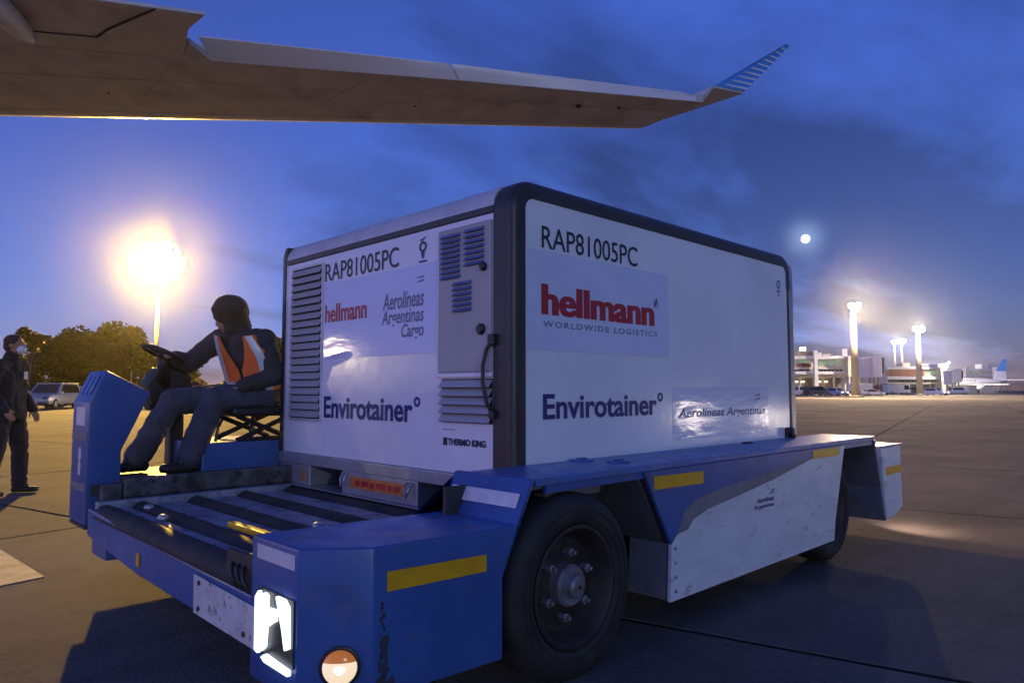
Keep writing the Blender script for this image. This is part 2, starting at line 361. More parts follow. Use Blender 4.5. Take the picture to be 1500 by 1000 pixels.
# ------------------------------------------------------------------ container
CT = thing('air_cargo_container', 'white temperature-controlled air cargo container with red and blue lettering on the transporter', 'cargo container', (1.56, 1.18, 0.555), world=True)
LX, LY, ZB, ZT = 3.12, 2.36, 0.555, 2.24
obj('shell', box(bmn(), 0.03, LX - 0.03, 0.03, LY - 0.03, 0.70, ZT - 0.06, 0.02), 'white', CT)
# front wall panel (faces -X) and side wall panel (faces -Y)
obj('front_panel', box(bmn(), 0.0, 0.032, 0.128, 2.285, 0.772, 2.085, 0.004), 'white', CT)
obj('side_panel', box(bmn(), 0.088, 3.0, 0.0, 0.032, 0.76, 2.156, 0.004), 'white', CT)
# dark rubber profile: up the near corner, along the long top edge, down the far corner
def sweep_profile(bm, path, sec):
    """path in the XZ plane with rounded corners; sec = (outward, y) points of a closed section"""
    rings = []
    for i, p in enumerate(path):
        a = Vector(path[max(i - 1, 0)]); b = Vector(path[min(i + 1, len(path) - 1)]); d = (b - a).normalized(); nrm = Vector((-d.y, d.x))
        rings.append([bm.verts.new((p[0] + nrm.x * s[0], s[1], p[1] + nrm.y * s[0])) for s in sec])
    n = len(sec); fs = []
    for i in range(len(rings) - 1):
        for k in range(n): fs.append(bm.faces.new((rings[i][k], rings[i][(k + 1) % n], rings[i + 1][(k + 1) % n], rings[i + 1][k])))
    fs.append(bm.faces.new(rings[0])); fs.append(bm.faces.new(rings[-1])); bmesh.ops.recalc_face_normals(bm, faces=fs)
    return bm
def arc(cx, cz, r, a0, a1, n=8): return [(cx + r * math.cos(R(a0 + (a1 - a0) * k / n)), cz + r * math.sin(R(a0 + (a1 - a0) * k / n))) for k in range(n + 1)]
path = [(0.09, 0.70), (0.09, 1.4), (0.09, 2.09)] + arc(0.15, 2.095, 0.06, 180, 90) + [(1.2, 2.155), (2.4, 2.155)] + arc(2.93, 2.095, 0.06, 90, 0) + [(2.99, 2.0), (2.99, 1.98)]
sec = [(0.0, -0.004)] + [(0.045 + 0.048 * math.sin(R(a)), 0.035 - 0.041 * math.cos(R(a))) for a in range(0, 91, 15)] + [(0.093, 0.13), (0.0, 0.13)]
obj('corner_profile', sweep_profile(bmn(), path, sec), 'profile', CT, True, 35)
# slim corner strips beyond the dark profile
obj('edge_seal', box(bmn(), 3.002, 3.034, -0.003, 0.03, 0.72, 1.978, 0.003), 'profile', CT)
obj('edge_strip', box(bmn(), 3.036, LX, 0.0, 0.10, 0.72, 2.06, 0.012), 'alu', CT)
obj('edge_cap', prism(bmn(), [(3.036, 2.062)] + [(3.036 + 0.084, 2.062)] + arc(3.02, 2.10, 0.10, 0, 60, 6) + [(3.036, 2.17)], 'y', 0.002, 0.10, 0.006), 'alu', CT)
# front top: thin dark strip under a light rounded roof edge
obj('front_seal', box(bmn(), -0.006, 0.03, 0.131, 2.30, 2.088, 2.122, 0.004), 'profile', CT)
rp_ = [(0.002, 2.124)] + [(0.10 - 0.10 * math.cos(R(a)), 2.124 + 0.112 * math.sin(R(a))) for a in range(0, 91, 10)] + [(0.14, 2.236), (0.14, 2.124)]
obj('roof_edge', prism(bmn(), rp_, 'y', 0.131, 2.33), 'alu_light', CT, True, 30)
obj('roof', box(bmn(), 0.142, 2.98, 0.131, 2.33, 2.19, 2.232, 0.01), 'alu_light', CT)
# far-left corner
obj('corner_strip', box(bmn(), 0.001, 0.06, 2.288, 2.318, 0.70, 2.118, 0.004), 'alu_light', CT)
obj('corner_seal', prism(bmn(), [(2.32, 0.70), (2.36, 0.70), (2.36, 2.10)] + [(2.30 + 0.06 * math.cos(R(a)), 2.12 + 0.10 * math.sin(R(a))) for a in range(0, 91, 15)] + [(2.30, 2.205), (2.32, 2.10)], 'x', -0.004, 0.10), 'profile', CT)
# base pallet
base = obj('base', box(bmn(), -0.012, LX - 0.01, 0.01, 2.35, 0.70, 0.770, 0.006), 'alu', CT)
pockets = [(0.40, 0.74), (1.52, 1.93)]
bm = bmn(); ys_ = [0.01, 0.40, 0.74, 1.52, 1.93, 2.35]
for a, b in ((0.01, 0.40), (0.74, 1.52), (1.93, 2.35)): box(bm, 0.0, LX - 0.02, a, b, 0.562, 0.699, 0.006)
obj('pallet', bm, 'alu', CT)
for a, b in pockets: obj('fork_pocket', box(bmn(), 0.20, 0.24, a + 0.001, b - 0.001, 0.575, 0.698), 'void', CT)
obj('pallet_lip', box(bmn(), -0.03, LX + 0.01, 0.0, 2.36, 0.556, 0.5615), 'alu', CT)
ol = obj('hazard_label', box(bmn(), -0.006, -0.001, 0.86, 1.42, 0.606, 0.672), 'orange', CT)
bm = bmn()
for k, (a, w) in enumerate(((1.36, 0.05), (1.29, 0.07), (1.20, 0.05), (1.13, 0.09), (1.02, 0.04), (0.96, 0.06))): box(bm, -0.008, -0.0062, a - w, a, 0.62 + 0.004 * (k % 2), 0.655)
obj('label_marks', bm, 'red', ol)
for yy in (1.47, 0.80): obj('lashing_ring', tube(bmn(), [(-0.012, yy + 0.02, 0.69), (-0.03, yy + 0.022, 0.65), (-0.036, yy, 0.61), (-0.03, yy - 0.022, 0.65), (-0.012, yy - 0.02, 0.69)], 0.007, 8), 'alu', CT, True)
obj('placard', box(bmn(), -0.004, -0.0005, 1.99, 2.03, 0.60, 0.66), 'orange', CT)
# condenser grille, left
gr = obj('grille_frame', box(bmn(), -0.004, 0.004, 1.80, 2.20, 1.01, 2.035, 0.001), 'void', CT)
for a, b, c, d in ((1.80, 2.20, 2.035, 2.05), (1.80, 2.20, 0.995, 1.01), (1.785, 1.80, 0.995, 2.05), (2.20, 2.215, 0.995, 2.05)): obj('frame_bar', box(bmn(), -0.012, 0.002, a, b, c, d, 0.002), 'alu_light', CT)
for k in range(20):
    z = 1.018 + k * 0.0508
    obj('louver_slat', prism(bmn(), [(-0.006, z + 0.044), (-0.026, z + 0.004), (-0.022, z), (-0.0045, z + 0.036)], 'y', 1.803, 2.197), 'louver', CT)
# unit door, right
dr = obj('unit_door', box(bmn(), -0.014, 0.0, 0.137, 0.553, 1.29, 2.052, 0.006), 'grey', CT)
bm = bmn()
for (ya, yb, za, zb, n) in ((0.525, 0.372, 2.025, 1.78, 9), (0.332, 0.186, 2.03, 1.83, 7), (0.425, 0.282, 1.765, 1.60, 6)):
    for k in range(n):
        z = za + (zb - za) * (k + 0.5) / n
        obj('vent_hood', prism(bmn(), [(-0.0145, z + 0.010), (-0.030, z - 0.008), (-0.028, z - 0.010), (-0.0145, z - 0.006)], 'y', yb, ya), 'slot', dr)
bm.free()
for (yy, zz, r) in ((0.186, 1.817, 0.022), (0.203, 1.504, 0.028)):
    obj('latch_knob', lathe(bmn(), [(r, 0.0), (r, 0.012), (r * 0.75, 0.02), (r * 0.3, 0.021)], (-0.014, yy, zz), 'x', 20, -1), 'black', dr, True, 40)
obj('divider', box(bmn(), -0.018, 0.0, 0.134, 0.556, 1.264, 1.287, 0.004), 'white', CT)
lg = obj('lower_grille', box(bmn(), -0.004, 0.003, 0.135, 0.53, 1.032, 1.257), 'void', CT)
for k in range(5):
    z = 1.036 + k * 0.0438
    obj('louver_slat', prism(bmn(), [(-0.006, z + 0.040), (-0.030, z + 0.004), (-0.026, z), (-0.0045, z + 0.030)], 'y', 0.138, 0.527), 'louver', CT)
# door strap on the corner
obj('strap', tube(bmn(), [(-0.012, 0.120, 1.45), (-0.03, 0.15, 1.40), (-0.04, 0.165, 1.32), (-0.04, 0.165, 1.23), (-0.03, 0.15, 1.14), (-0.016, 0.118, 1.085)], 0.010, 8), 'black', CT, True)
obj('strap_clamp', box(bmn(), -0.03, 0.0, 0.10, 0.145, 1.42, 1.475, 0.006), 'black', CT)
obj('strap_clamp', box(bmn(), -0.03, 0.0, 0.10, 0.135, 1.06, 1.10, 0.006), 'black', CT)
# latch at the lower right of the side wall
bm = bmn(); box(bm, 2.90, 2.985, -0.03, -0.001, 0.80, 0.915, 0.01); lathe(bm, [(0.032, 0), (0.03, 0.03), (0.012, 0.034)], (2.925, -0.03, 0.885), 'y', 16, -1); box(bm, 2.935, 2.975, -0.06, -0.03, 0.81, 0.87, 0.008)
obj('corner_latch', bm, 'black', CT)

def textmesh(s, bold=0.0, shear=0.0, cw=1.0):
    c = bpy.data.curves.new('t', 'FONT'); c.body = s; c.size = 1; c.offset = bold; c.shear = shear; c.space_character = cw; c.fill_mode = 'FRONT'
    c.resolution_u = 4
    o = bpy.data.objects.new('t', c); COL.objects.link(o)
    dg = bpy.context.evaluated_depsgraph_get(); me = bpy.data.meshes.new_from_object(o.evaluated_get(dg))
    bpy.data.objects.remove(o); bpy.data.curves.remove(c)
    me.materials.clear()
    return me
def lettering(s, plane, u0, u1, z0, z1, m, parent, bold=0.0, shear=0.0, eps=0.004, name='lettering', cw=1.0, heavy=0.0):
    """flat print on the front wall (plane 'f': u runs along -Y) or the side wall (plane 's': u runs along +X)"""
    me = textmesh(s, bold, shear, cw)
    if heavy:                                   # fatten the strokes sideways
        b_ = bmn(); b_.from_mesh(me); n0 = [(v.co.copy()) for v in b_.verts]; fc = [[v.index for v in f.verts] for f in b_.faces]
        for q, k in enumerate((-1, 1)):
            nv = [b_.verts.new(c + Vector((heavy * k, 0, 0.0002 * (q + 1)))) for c in n0]
            for f in fc: b_.faces.new([nv[i] for i in f])
        b_.to_mesh(me); b_.free()
    xs = [v.co.x for v in me.vertices]; zs = [v.co.y for v in me.vertices]
    xa, xb, za, zb = min(xs), max(xs), min(zs), max(zs); off = wloc(parent)
    for v in me.vertices:
        u = u0 + (u1 - u0) * (v.co.x - xa) / (xb - xa); z = z0 + (z1 - z0) * (v.co.y - za) / (zb - za)
        e_ = eps + v.co.z; v.co = (Vector((-e_, u, z)) if plane == 'f' else Vector((u, -e_, z))) - off
    return link(name, me, m, parent)
# front wall print
fs_ = obj('film_sticker', box(bmn(), -0.0025, -0.0005, 0.585, 1.795, 1.40, 1.90), 'film', CT)
lettering('RAP81005PC', 'f', 1.765, 0.935, 1.912, 2.03, 'ink', CT, 0.0)
lettering('hellmann', 'f', 1.757, 1.262, 1.638, 1.757, 'red', CT, 0.015, heavy=0.014)
lettering('Aerolíneas', 'f', 1.09, 0.692, 1.665, 1.765, 'ink_grey', CT, 0.014, 0.18)
lettering('Argentinas', 'f', 1.10, 0.692, 1.555, 1.665, 'ink_grey', CT, 0.014, 0.18)
lettering('Cargo', 'f', 0.90, 0.692, 1.475, 1.575, 'ink_grey', CT, 0.014, 0.18)
bm = bmn(); prism(bm, [(0.78, 1.80), (0.69, 1.815), (0.70, 1.803)], 'x', -0.0045, -0.004); prism(bm, [(0.78, 1.826), (0.69, 1.835), (0.705, 1.822)], 'x', -0.0045, -0.004)
obj('bird_emblem', bm, 'ink_grey', CT)
lettering('Envirotainer', 'f', 1.753, 0.79, 1.02, 1.16, 'ink_blue', CT, 0.022)
lettering('THERMO KING', 'f', 0.475, 0.183, 0.915, 0.95, 'ink', CT, 0.04)
obj('maker_mark', box(bmn(), -0.004, -0.0005, 0.485, 0.515, 0.912, 0.952), 'ink', CT)
obj('maker_line', box(bmn(), -0.004, -0.0005, 0.42, 0.52, 0.993, 0.997), 'ink_grey', CT)
def ring(plane, u, z, r0, r1, m, name='degree_mark', eps=0.004, n=20, asp=1.0):
    bm = bmn(); va = []; vb = []
    for k in range(n):
        t = 2 * math.pi * k / n
        for r, l in ((r0, va), (r1, vb)):
            du, dz = r * math.cos(t) * asp, r * math.sin(t)
            l.append(bm.verts.new((-eps, u + du, z + dz) if plane == 'f' else (u + du, -eps, z + dz)))
    for k in range(n): bm.faces.new((va[k], va[(k + 1) % n], vb[(k + 1) % n], vb[k]))
    return obj(name, bm, m, CT)
ring('f', 0.748, 1.135, 0.014, 0.028, 'ink_blue')
# small certification emblem near the unit door
ring('f', 0.705, 1.995, 0.018, 0.030, 'ink', 'emblem_ring', asp=1.1)
bm = bmn(); prism(bm, [(0.735, 2.035), (0.668, 2.052), (0.72, 2.025)], 'x', -0.0045, -0.004); prism(bm, [(0.722, 1.965), (0.69, 1.965), (0.70, 1.93), (0.712, 1.93)], 'x', -0.0045, -0.004); box(bm, -0.0045, -0.004, 0.67, 0.74, 1.908, 1.918)
obj('emblem', bm, 'ink_blue', CT)
# side wall print
obj('film_sticker', box(bmn(), 0.104, 1.345, -0.0025, -0.0005, 1.40, 1.905), 'film', CT)
obj('film_sticker', box(bmn(), 1.375, 2.64, -0.0025, -0.0005, 0.893, 1.222), 'film_wrinkled', CT)
lettering('RAP81005PC', 's', 0.208, 1.026, 1.918, 2.032, 'ink', CT, 0.0)
lettering('hellmann', 's', 0.202, 1.19, 1.578, 1.735, 'red', CT, 0.02, heavy=0.03)
lettering('WORLDWIDE LOGISTICS', 's', 0.216, 1.218, 1.517, 1.549, 'ink_grey', CT, 0.01, 0, 0.004, cw=1.3)
ring('s', 1.21, 1.715, 0.022, 0.026, 'ink_blue', 'globe_emblem')
bm = bmn(); prism(bm, [(1.19, 1.70), (1.215, 1.71), (1.22, 1.755), (1.205, 1.73)], 'y', -0.0045, -0.004); obj('globe_mark', bm, 'ink_blue', CT)
lettering('Envirotainer', 's', 0.214, 1.205, 1.052, 1.180, 'ink_blue', CT, 0.022)
ring('s', 1.242, 1.158, 0.014, 0.027, 'ink_blue')
lettering('Aerolíneas Argentinas', 's', 1.435, 2.584, 1.01, 1.085, 'ink_grey', CT, 0.012, 0.18)
bm = bmn(); prism(bm, [(2.40, 1.13), (2.52, 1.15), (2.50, 1.133)], 'y', -0.0045, -0.004); prism(bm, [(2.40, 1.155), (2.52, 1.175), (2.49, 1.158)], 'y', -0.0045, -0.004); obj('bird_emblem', bm, 'ink_grey', CT)
ring('s', 2.858, 2.005, 0.020, 0.034, 'ink_grey', 'emblem_ring', asp=0.9)
bm = bmn(); box(bm, 2.835, 2.88, -0.0045, -0.004, 1.945, 1.96); box(bm, 2.84, 2.875, -0.0045, -0.004, 1.92, 1.93); obj('emblem', bm, 'ink_grey', CT)

# ------------------------------------------------------------------ transporter
TR = thing('pallet_transporter', 'blue airport pallet transporter with a roller bed and white side panel carrying the container', 'transporter', (1.5, 1.2, 0), world=True)
YS = -0.42; XF = -1.24
obj('chassis', box(bmn(), -0.98, 4.05, 0.12, 2.2, 0.26, 0.47, 0.02), 'chassis', TR)
# front body with chamfered corner
bm = prism(bmn(), [(XF, 0.20), (XF, 0.685), (-0.385, 0.668), (-0.305, 0.840), (-0.275, 0.840), (-0.46, 0.483), (-0.46, 0.177)], 'y', YS, 0.06)
g = bm.verts[:] + bm.edges[:] + bm.faces[:]
p0 = Vector((-1.045, YS, 0)); p1 = Vector((XF, -0.28, 0)); nn = Vector((p1.y - p0.y, -(p1.x - p0.x), 0)).normalized()
if nn.dot(Vector((-1, -1, 0))) < 0: nn = -nn
r_ = bmesh.ops.bisect_plane(bm, geom=g, plane_co=p0, plane_no=nn, clear_outer=True)
bmesh.ops.holes_fill(bm, edges=[e for e in bm.edges if e.is_boundary])
bmesh.ops.recalc_face_normals(bm, faces=bm.faces)
bmesh.ops.bevel(bm, geom=bm.edges[:], offset=0.010, segments=2, affect='EDGES', profile=0.6)
obj('front_body', bm, 'blue', TR, True, 30)
bm = prism(bmn(), [(XF + 0.014, -0.272), (-1.042, YS + 0.012), (-0.40, YS + 0.012), (-0.40, 0.048), (XF + 0.014, 0.048)], 'z', 0.0, 0.0012)
for v in bm.verts: v.co.z += 0.6856 - (v.co.x - XF) * (0.017 / 0.855)
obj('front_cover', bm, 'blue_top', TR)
# side deck
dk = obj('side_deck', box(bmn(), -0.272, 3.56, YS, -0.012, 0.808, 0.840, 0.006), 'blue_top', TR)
obj('deck_lip', box(bmn(), -0.20, 3.62, YS + 0.012, YS + 0.032, 0.775, 0.807), 'blue', TR)
for (x, y) in ((0.42, -0.08), (0.50, -0.25)):
    bm = bmn(); lathe(bm, [(0.06, 0), (0.06, 0.006), (0.05, 0.010)], (x, y, 0.840), 'z', 20); box(bm, x - 0.03, x + 0.03, y - 0.012, y + 0.012, 0.848, 0.858, 0.003); obj('tie_down', bm, 'blue', TR)
obj('tie_down', box(bmn(), 2.1, 2.2, -0.10, -0.07, 0.840, 0.850, 0.003), 'chassis', TR)
# side panel, three painted plates edge to edge
blue_b = [(0.701, 0.434), (0.772, 0.505), (0.824, 0.58), (0.944, 0.633), (1.184, 0.663), (1.637, 0.692), (2.395, 0.752), (2.953, 0.806)]
grey_b = [(0.752, 0.475), (0.854, 0.487), (0.908, 0.532), (1.058, 0.567), (1.379, 0.603), (1.821, 0.656), (2.394, 0.743)]
Y2 = YS + 0.018
obj('side_plate', prism(bmn(), [(0.475, 0.806)] + blue_b, 'y', YS, Y2), 'blue', TR)
obj('side_stripe', prism(bmn(), blue_b[:7] + list(reversed(grey_b)), 'y', YS + 0.0005, Y2), 'stripe_grey', TR)
wp = [(0.682, 0.156), (0.701, 0.432)] + grey_b + [(2.396, 0.750), (2.951, 0.804), (2.78, 0.369), (2.75, 0.30), (2.716, 0.162)]
obj('side_panel', prism(bmn(), wp, 'y', YS, Y2), 'panel_white', TR)
obj('panel_backing', prism(bmn(), [(0.70, 0.17), (0.71, 0.43), (0.48, 0.80), (2.93, 0.80), (2.77, 0.37), (2.70, 0.175)], 'y', Y2 + 0.001, Y2 + 0.03), 'chassis', TR)
obj('arch_plate', prism(bmn(), [(0.690, 0.16), (0.708, 0.432), (0.722, 0.432), (0.704, 0.16)], 'y', Y2 + 0.001, -0.16), 'guard2', TR)
obj('arch_liner', prism(bmn(), [(0.711, 0.434), (0.466, 0.805), (0.480, 0.805), (0.725, 0.434)], 'y', Y2 + 0.031, -0.05), 'guard', TR)
obj('arch_liner', box(bmn(), -0.27, 0.465, YS + 0.04, -0.03, 0.790, 0.805), 'guard', TR)
obj('arch_liner', box(bmn(), -0.45, 0.9, -0.06, -0.04, 0.20, 0.788), 'chassis', TR)
obj('arch_bracket', box(bmn(), -0.15, 0.22, -0.36, -0.28, 0.73, 0.788, 0.01), 'guard', TR)
obj('arch_liner', box(bmn(), 2.4, 3.6, -0.10, -0.06, 0.20, 0.80), 'chassis', TR)
obj('side_rail', box(bmn(), 0.72, 2.7, -0.36, -0.1, 0.19, 0.30, 0.02), 'chassis', TR)
# small crest on the white panel
for (s, a, b, z0, z1, sh) in (('Aerolíneas', 1.60, 1.82, 0.535, 0.565, 0.18), ('Argentinas', 1.56, 1.82, 0.495, 0.525, 0.18)):
    me = textmesh(s, 0.02, sh); xs = [v.co.x for v in me.vertices]; zs = [v.co.y for v in me.vertices]
    for v in me.vertices: v.co = Vector((a + (b - a) * (v.co.x - min(xs)) / (max(xs) - min(xs)), YS - 0.002, z0 + (z1 - z0) * (v.co.y - min(zs)) / (max(zs) - min(zs)))) - wloc(TR)
    link('lettering', me, 'ink_blue', TR)
bm = bmn(); prism(bm, [(1.74, 0.575), (1.83, 0.592), (1.81, 0.578)], 'y', YS - 0.002, YS - 0.001); prism(bm, [(1.76, 0.594), (1.83, 0.604), (1.82, 0.594)], 'y', YS - 0.002, YS - 0.001); obj('bird_emblem', bm, 'ink_blue', TR)
for k in range(4): obj('bolt', lathe(bmn(), [(0.009, 0), (0.009, 0.006), (0.004, 0.007)], (0.73, YS, 0.20 + 0.07 * k), 'y', 8, -1), 'steel', TR)
# rear mudguard and rear body
obj('mudguard', prism(bmn(), [(3.54, 0.807), (3.56, 0.807), (3.672, 0.44), (3.655, 0.44)], 'y', YS, -0.06), 'guard', TR)
obj('mudguard_lower', prism(bmn(), [(3.655, 0.438), (3.672, 0.438), (3.755, 0.165), (3.738, 0.165)], 'y', YS, -0.06), 'guard2', TR)
obj('rear_body', prism(bmn(), [(3.70, 0.74), (4.16, 0.735), (4.17, 0.235), (3.98, 0.175), (3.78, 0.175)], 'y', YS, 2.2, 0.012), 'panel_white', TR)
obj('rear_cap', box(bmn(), 3.70, 4.18, YS - 0.004, 2.2, 0.742, 0.752, 0.002), 'blue', TR)
wk = obj('added_pool_lamp', box(bmn(), 4.171, 4.21, -0.36, -0.26, 0.28, 0.36, 0.006), 'black', TR)  # added at the rear to throw a pool of light on the ground
obj('lens', box(bmn(), 4.2105, 4.218, -0.35, -0.27, 0.29, 0.35), 'lamp_glow', wk)
wl_ = bpy.data.lights.new('added_pool_beam', 'SPOT'); wo_ = bpy.data.objects.new('added_pool_beam', wl_); COL.objects.link(wo_); wo_.parent = wk; wo_.location = Vector((4.24, -0.31, 0.33)) - wloc(wk)
wl_.energy = 48; wl_.spot_size = R(150); wl_.spot_blend = 1; wl_.color = (1, 0.70, 0.58); wl_.shadow_soft_size = 0.03; wo_.rotation_euler = Vector((0.85, -0.45, -0.30)).to_track_quat('-Z', 'Y').to_euler()
# reflective strips
def strip(pts, m, y=YS): return obj('reflective_strip', prism(bmn(), pts, 'y', y - 0.003, y - 0.0006), m, TR)
strip([(-0.993, 0.598), (-0.548, 0.584), (-0.548, 0.522), (-0.992, 0.533)], 'yellow')
strip([(0.552, 0.780), (1.01, 0.772), (1.01, 0.708), (0.552, 0.716)], 'yellow')
strip([(2.397, 0.797), (2.862, 0.795), (2.842, 0.738), (2.394, 0.741)], 'yellow')
strip([(3.785, 0.580), (4.155, 0.578), (4.155, 0.518), (3.785, 0.516)], 'yellow')
obj('reflective_strip', box(bmn(), XF - 0.003, XF - 0.0006, -0.262, 0.01, 0.615, 0.664), 'strip_white', TR)
sl = Vector((0.08, 0.172)).normalized()
bm = bmn()
q = [(-0.385 + sl.x * 0.065 - 0.004 * sl.y, 0.668 + sl.y * 0.065 + 0.004 * sl.x), (-0.385 + sl.x * 0.125 - 0.004 * sl.y, 0.668 + sl.y * 0.125 + 0.004 * sl.x)]
prism(bm, [q[0], q[1], (q[1][0] - 0.002, q[1][1] + 0.001), (q[0][0] - 0.002, q[0][1] + 0.001)], 'y', -0.39, 0.03); obj('reflective_strip', bm, 'strip_white', TR)
# wheels
def wheel(x, y, z, r):
    w = obj('wheel', lathe(bmn(), [(r * 0.62, 0.22), (r * 0.80, 0.215), (r * 0.93, 0.20), (r, 0.16), (r, 0.05), (r * 0.97, 0.015), (r * 0.90, -0.006), (r * 0.78, -0.010), (r * 0.70, -0.002), (r * 0.665, 0.010), (r * 0.655, 0.03)], (x, y, z), 'y', 56, 1, (1, 0)), 'tyre', TR, True, 40)
    rm = obj('rim', lathe(bmn(), [(r * 0.655, 0.05), (r * 0.66, 0.004), (r * 0.625, 0.0), (r * 0.59, 0.012), (r * 0.56, 0.05), (r * 0.50, 0.085), (r * 0.36, 0.092), (r * 0.30, 0.080), (r * 0.1, 0.080)], (x, y, z), 'y', 48, 1, (0, 1)), 'rim', w, True, 35)
    obj('hub', lathe(bmn(), [(r * 0.235, 0.08), (r * 0.225, 0.035), (r * 0.20, 0.022), (r * 0.13, 0.024), (r * 0.12, -0.004), (r * 0.09, -0.012), (r * 0.02, -0.012)], (x, y, z), 'y', 28), 'hub', w, True, 30)
    obj('hub_cap', lathe(bmn(), [(r * 0.022, -0.0125), (r * 0.022, -0.016), (r * 0.01, -0.0165)], (x, y, z), 'y', 10), 'black', w)
    for k in range(6):
        a = R(22 + 60 * k)
        obj('wheel_nut', lathe(bmn(), [(r * 0.050, 0.085), (r * 0.050, 0.045), (r * 0.028, 0.042), (r * 0.026, 0.026), (r * 0.01, 0.025)], (x + math.cos(a) * r * 0.345, y, z + math.sin(a) * r * 0.345), 'y', 6), 'hub', w)
    for k in range(2):
        rr = r * (0.74 + 0.09 * k)
        obj('sidewall_rib', lathe(bmn(), [(rr, 0.0), (rr, -0.011), (rr + 0.006, -0.0115), (rr + 0.008, 0.0)], (x, y, z), 'y', 48, 1, (0, 0)), 'tyre', w, True, 40)
    zf = -wloc(w).z
    for v in w.data.vertices: v.co.z = max(v.co.z, zf + 0.001)        # contact patch on the ground
    return w
wheel(-0.045, -0.440, 0.372, 0.390)
wheel(2.79, -0.372, 0.362, 0.362)
# front beam below the roller bed
bm = prism(bmn(), [(0.063, 0.295), (1.35, 0.318), (2.20, 0.375), (2.20, 0.528), (1.35, 0.492), (0.063, 0.470)], 'x', XF + 0.004, XF + 0.10, 0.008)
obj('front_beam', bm, 'blue', TR)
obj('front_apron', prism(bmn(), [(0.063, 0.26), (2.1, 0.33), (2.1, 0.40), (0.063, 0.36)], 'x', XF + 0.11, XF + 0.30), 'chassis', TR)
obj('bumper_plate', prism(bmn(), [(-0.004, 0.296), (0.575, 0.303), (0.583, 0.455), (-0.004, 0.440)], 'x', XF - 0.004, XF - 0.0006), 'bumper_plate', TR)
obj('marker_reflector', box(bmn(), XF - 0.004, XF + 0.002, 1.27, 1.31, 0.36, 0.42, 0.002), 'yellow', TR)
for (a, b) in ((0.52, 0.33), (0.10, 0.33), (0.52, 0.43)): obj('bolt', lathe(bmn(), [(0.010, 0), (0.010, 0.006), (0.004, 0.007)], (XF - 0.004, a, b), 'x', 8, -1), 'chassis', TR)
# gap above the beam: hose ends and end plate
obj('bed_end_plate', box(bmn(), XF + 0.012, XF + 0.03, 0.064, 0.30, 0.475, 0.60), 'chassis', TR)
for k in range(3): obj('hose', tube(bmn(), [(XF + 0.01, 0.09 + 0.05 * k, 0.475), (XF - 0.01, 0.10 + 0.05 * k, 0.51), (XF + 0.0, 0.13 + 0.05 * k, 0.55), (XF + 0.05, 0.16 + 0.05 * k, 0.57)], 0.008, 8), 'black', TR, True)
# headlight cluster set in the front face of the body
hl = obj('headlight', box(bmn(), XF - 0.006, XF - 0.0008, -0.268, -0.012, 0.305, 0.522, 0.002), 'reflector', TR)
def led(pts, nm='light_bar'): return obj(nm, prism(bmn(), pts, 'x', XF - 0.022, XF - 0.0065, 0.004), 'led', hl)
led([(-0.018, 0.31), (-0.045, 0.305), (-0.052, 0.50), (-0.040, 0.515), (-0.016, 0.49)])
led([(-0.062, 0.315), (-0.092, 0.335), (-0.100, 0.40), (-0.104, 0.51), (-0.080, 0.515), (-0.066, 0.49)])
led([(-0.106, 0.405), (-0.15, 0.43), (-0.165, 0.435), (-0.165, 0.475), (-0.106, 0.47)])
led([(-0.168, 0.52), (-0.222, 0.52), (-0.252, 0.50), (-0.258, 0.37), (-0.235, 0.36), (-0.215, 0.42)])
led([(-0.066, 0.300), (-0.094, 0.315), (-0.262, 0.305), (-0.262, 0.286), (-0.094, 0.288)])
hs = bpy.data.lights.new('headlight_beam', 'SPOT'); ho = bpy.data.objects.new('headlight_beam', hs); COL.objects.link(ho); ho.parent = hl
hs.energy = 8; hs.spot_size = R(95); hs.spot_blend = 0.8; hs.color = (0.86, 0.94, 1); hs.shadow_soft_size = 0.05
ho.location = Vector((XF - 0.05, -0.13, 0.42)) - wloc(hl); ho.rotation_euler = Vector((-1, 0.1, -0.25)).to_track_quat('-Z', 'Y').to_euler()
# round indicator on the chamfer
cn = Vector((nn.x, nn.y, 0)); lc = Vector((-1.118, -0.345, 0.312)); lc += cn * ((p0 - lc).dot(cn) + 0.002); rotm = cn.to_track_quat('Z', 'Y').to_matrix()
il = None
def dome(name, za, zb, m, par, rad=0.060, dep=0.026):
    bm = bmn(); ell(bm, (0, 0, 0), (rad, rad, dep), 28)
    for pz, no in ((za, Vector((0, 0, -1))), (zb, Vector((0, 0, 1)))):
        pass
    for v in bm.verts: v.co = lc + rotm @ v.co
    gg = bm.verts[:] + bm.edges[:] + bm.faces[:]
    bmesh.ops.bisect_plane(bm, geom=gg, plane_co=(0, 0, lc.z + za), plane_no=(0, 0, -1), clear_outer=True)
    gg = bm.verts[:] + bm.edges[:] + bm.faces[:]
    bmesh.ops.bisect_plane(bm, geom=gg, plane_co=(0, 0, lc.z + zb), plane_no=(0, 0, 1), clear_outer=True)
    return obj(name, bm, m, par, True)
bm = bmn(); lathe(bm, [(0.066, 0), (0.066, 0.008), (0.060, 0.010)], (0, 0, 0), 'z', 32)
for v in bm.verts: v.co = lc + rotm @ v.co
il = obj('indicator_lamp', bm, 'black', TR)
dome('lens', -0.1, 0.018, 'lamp_glow', il); dome('bulb', -0.036, 0.006, 'bulb', il, 0.040, 0.0275); dome('amber_lens', 0.0185, 0.1, 'lens_orange', il)
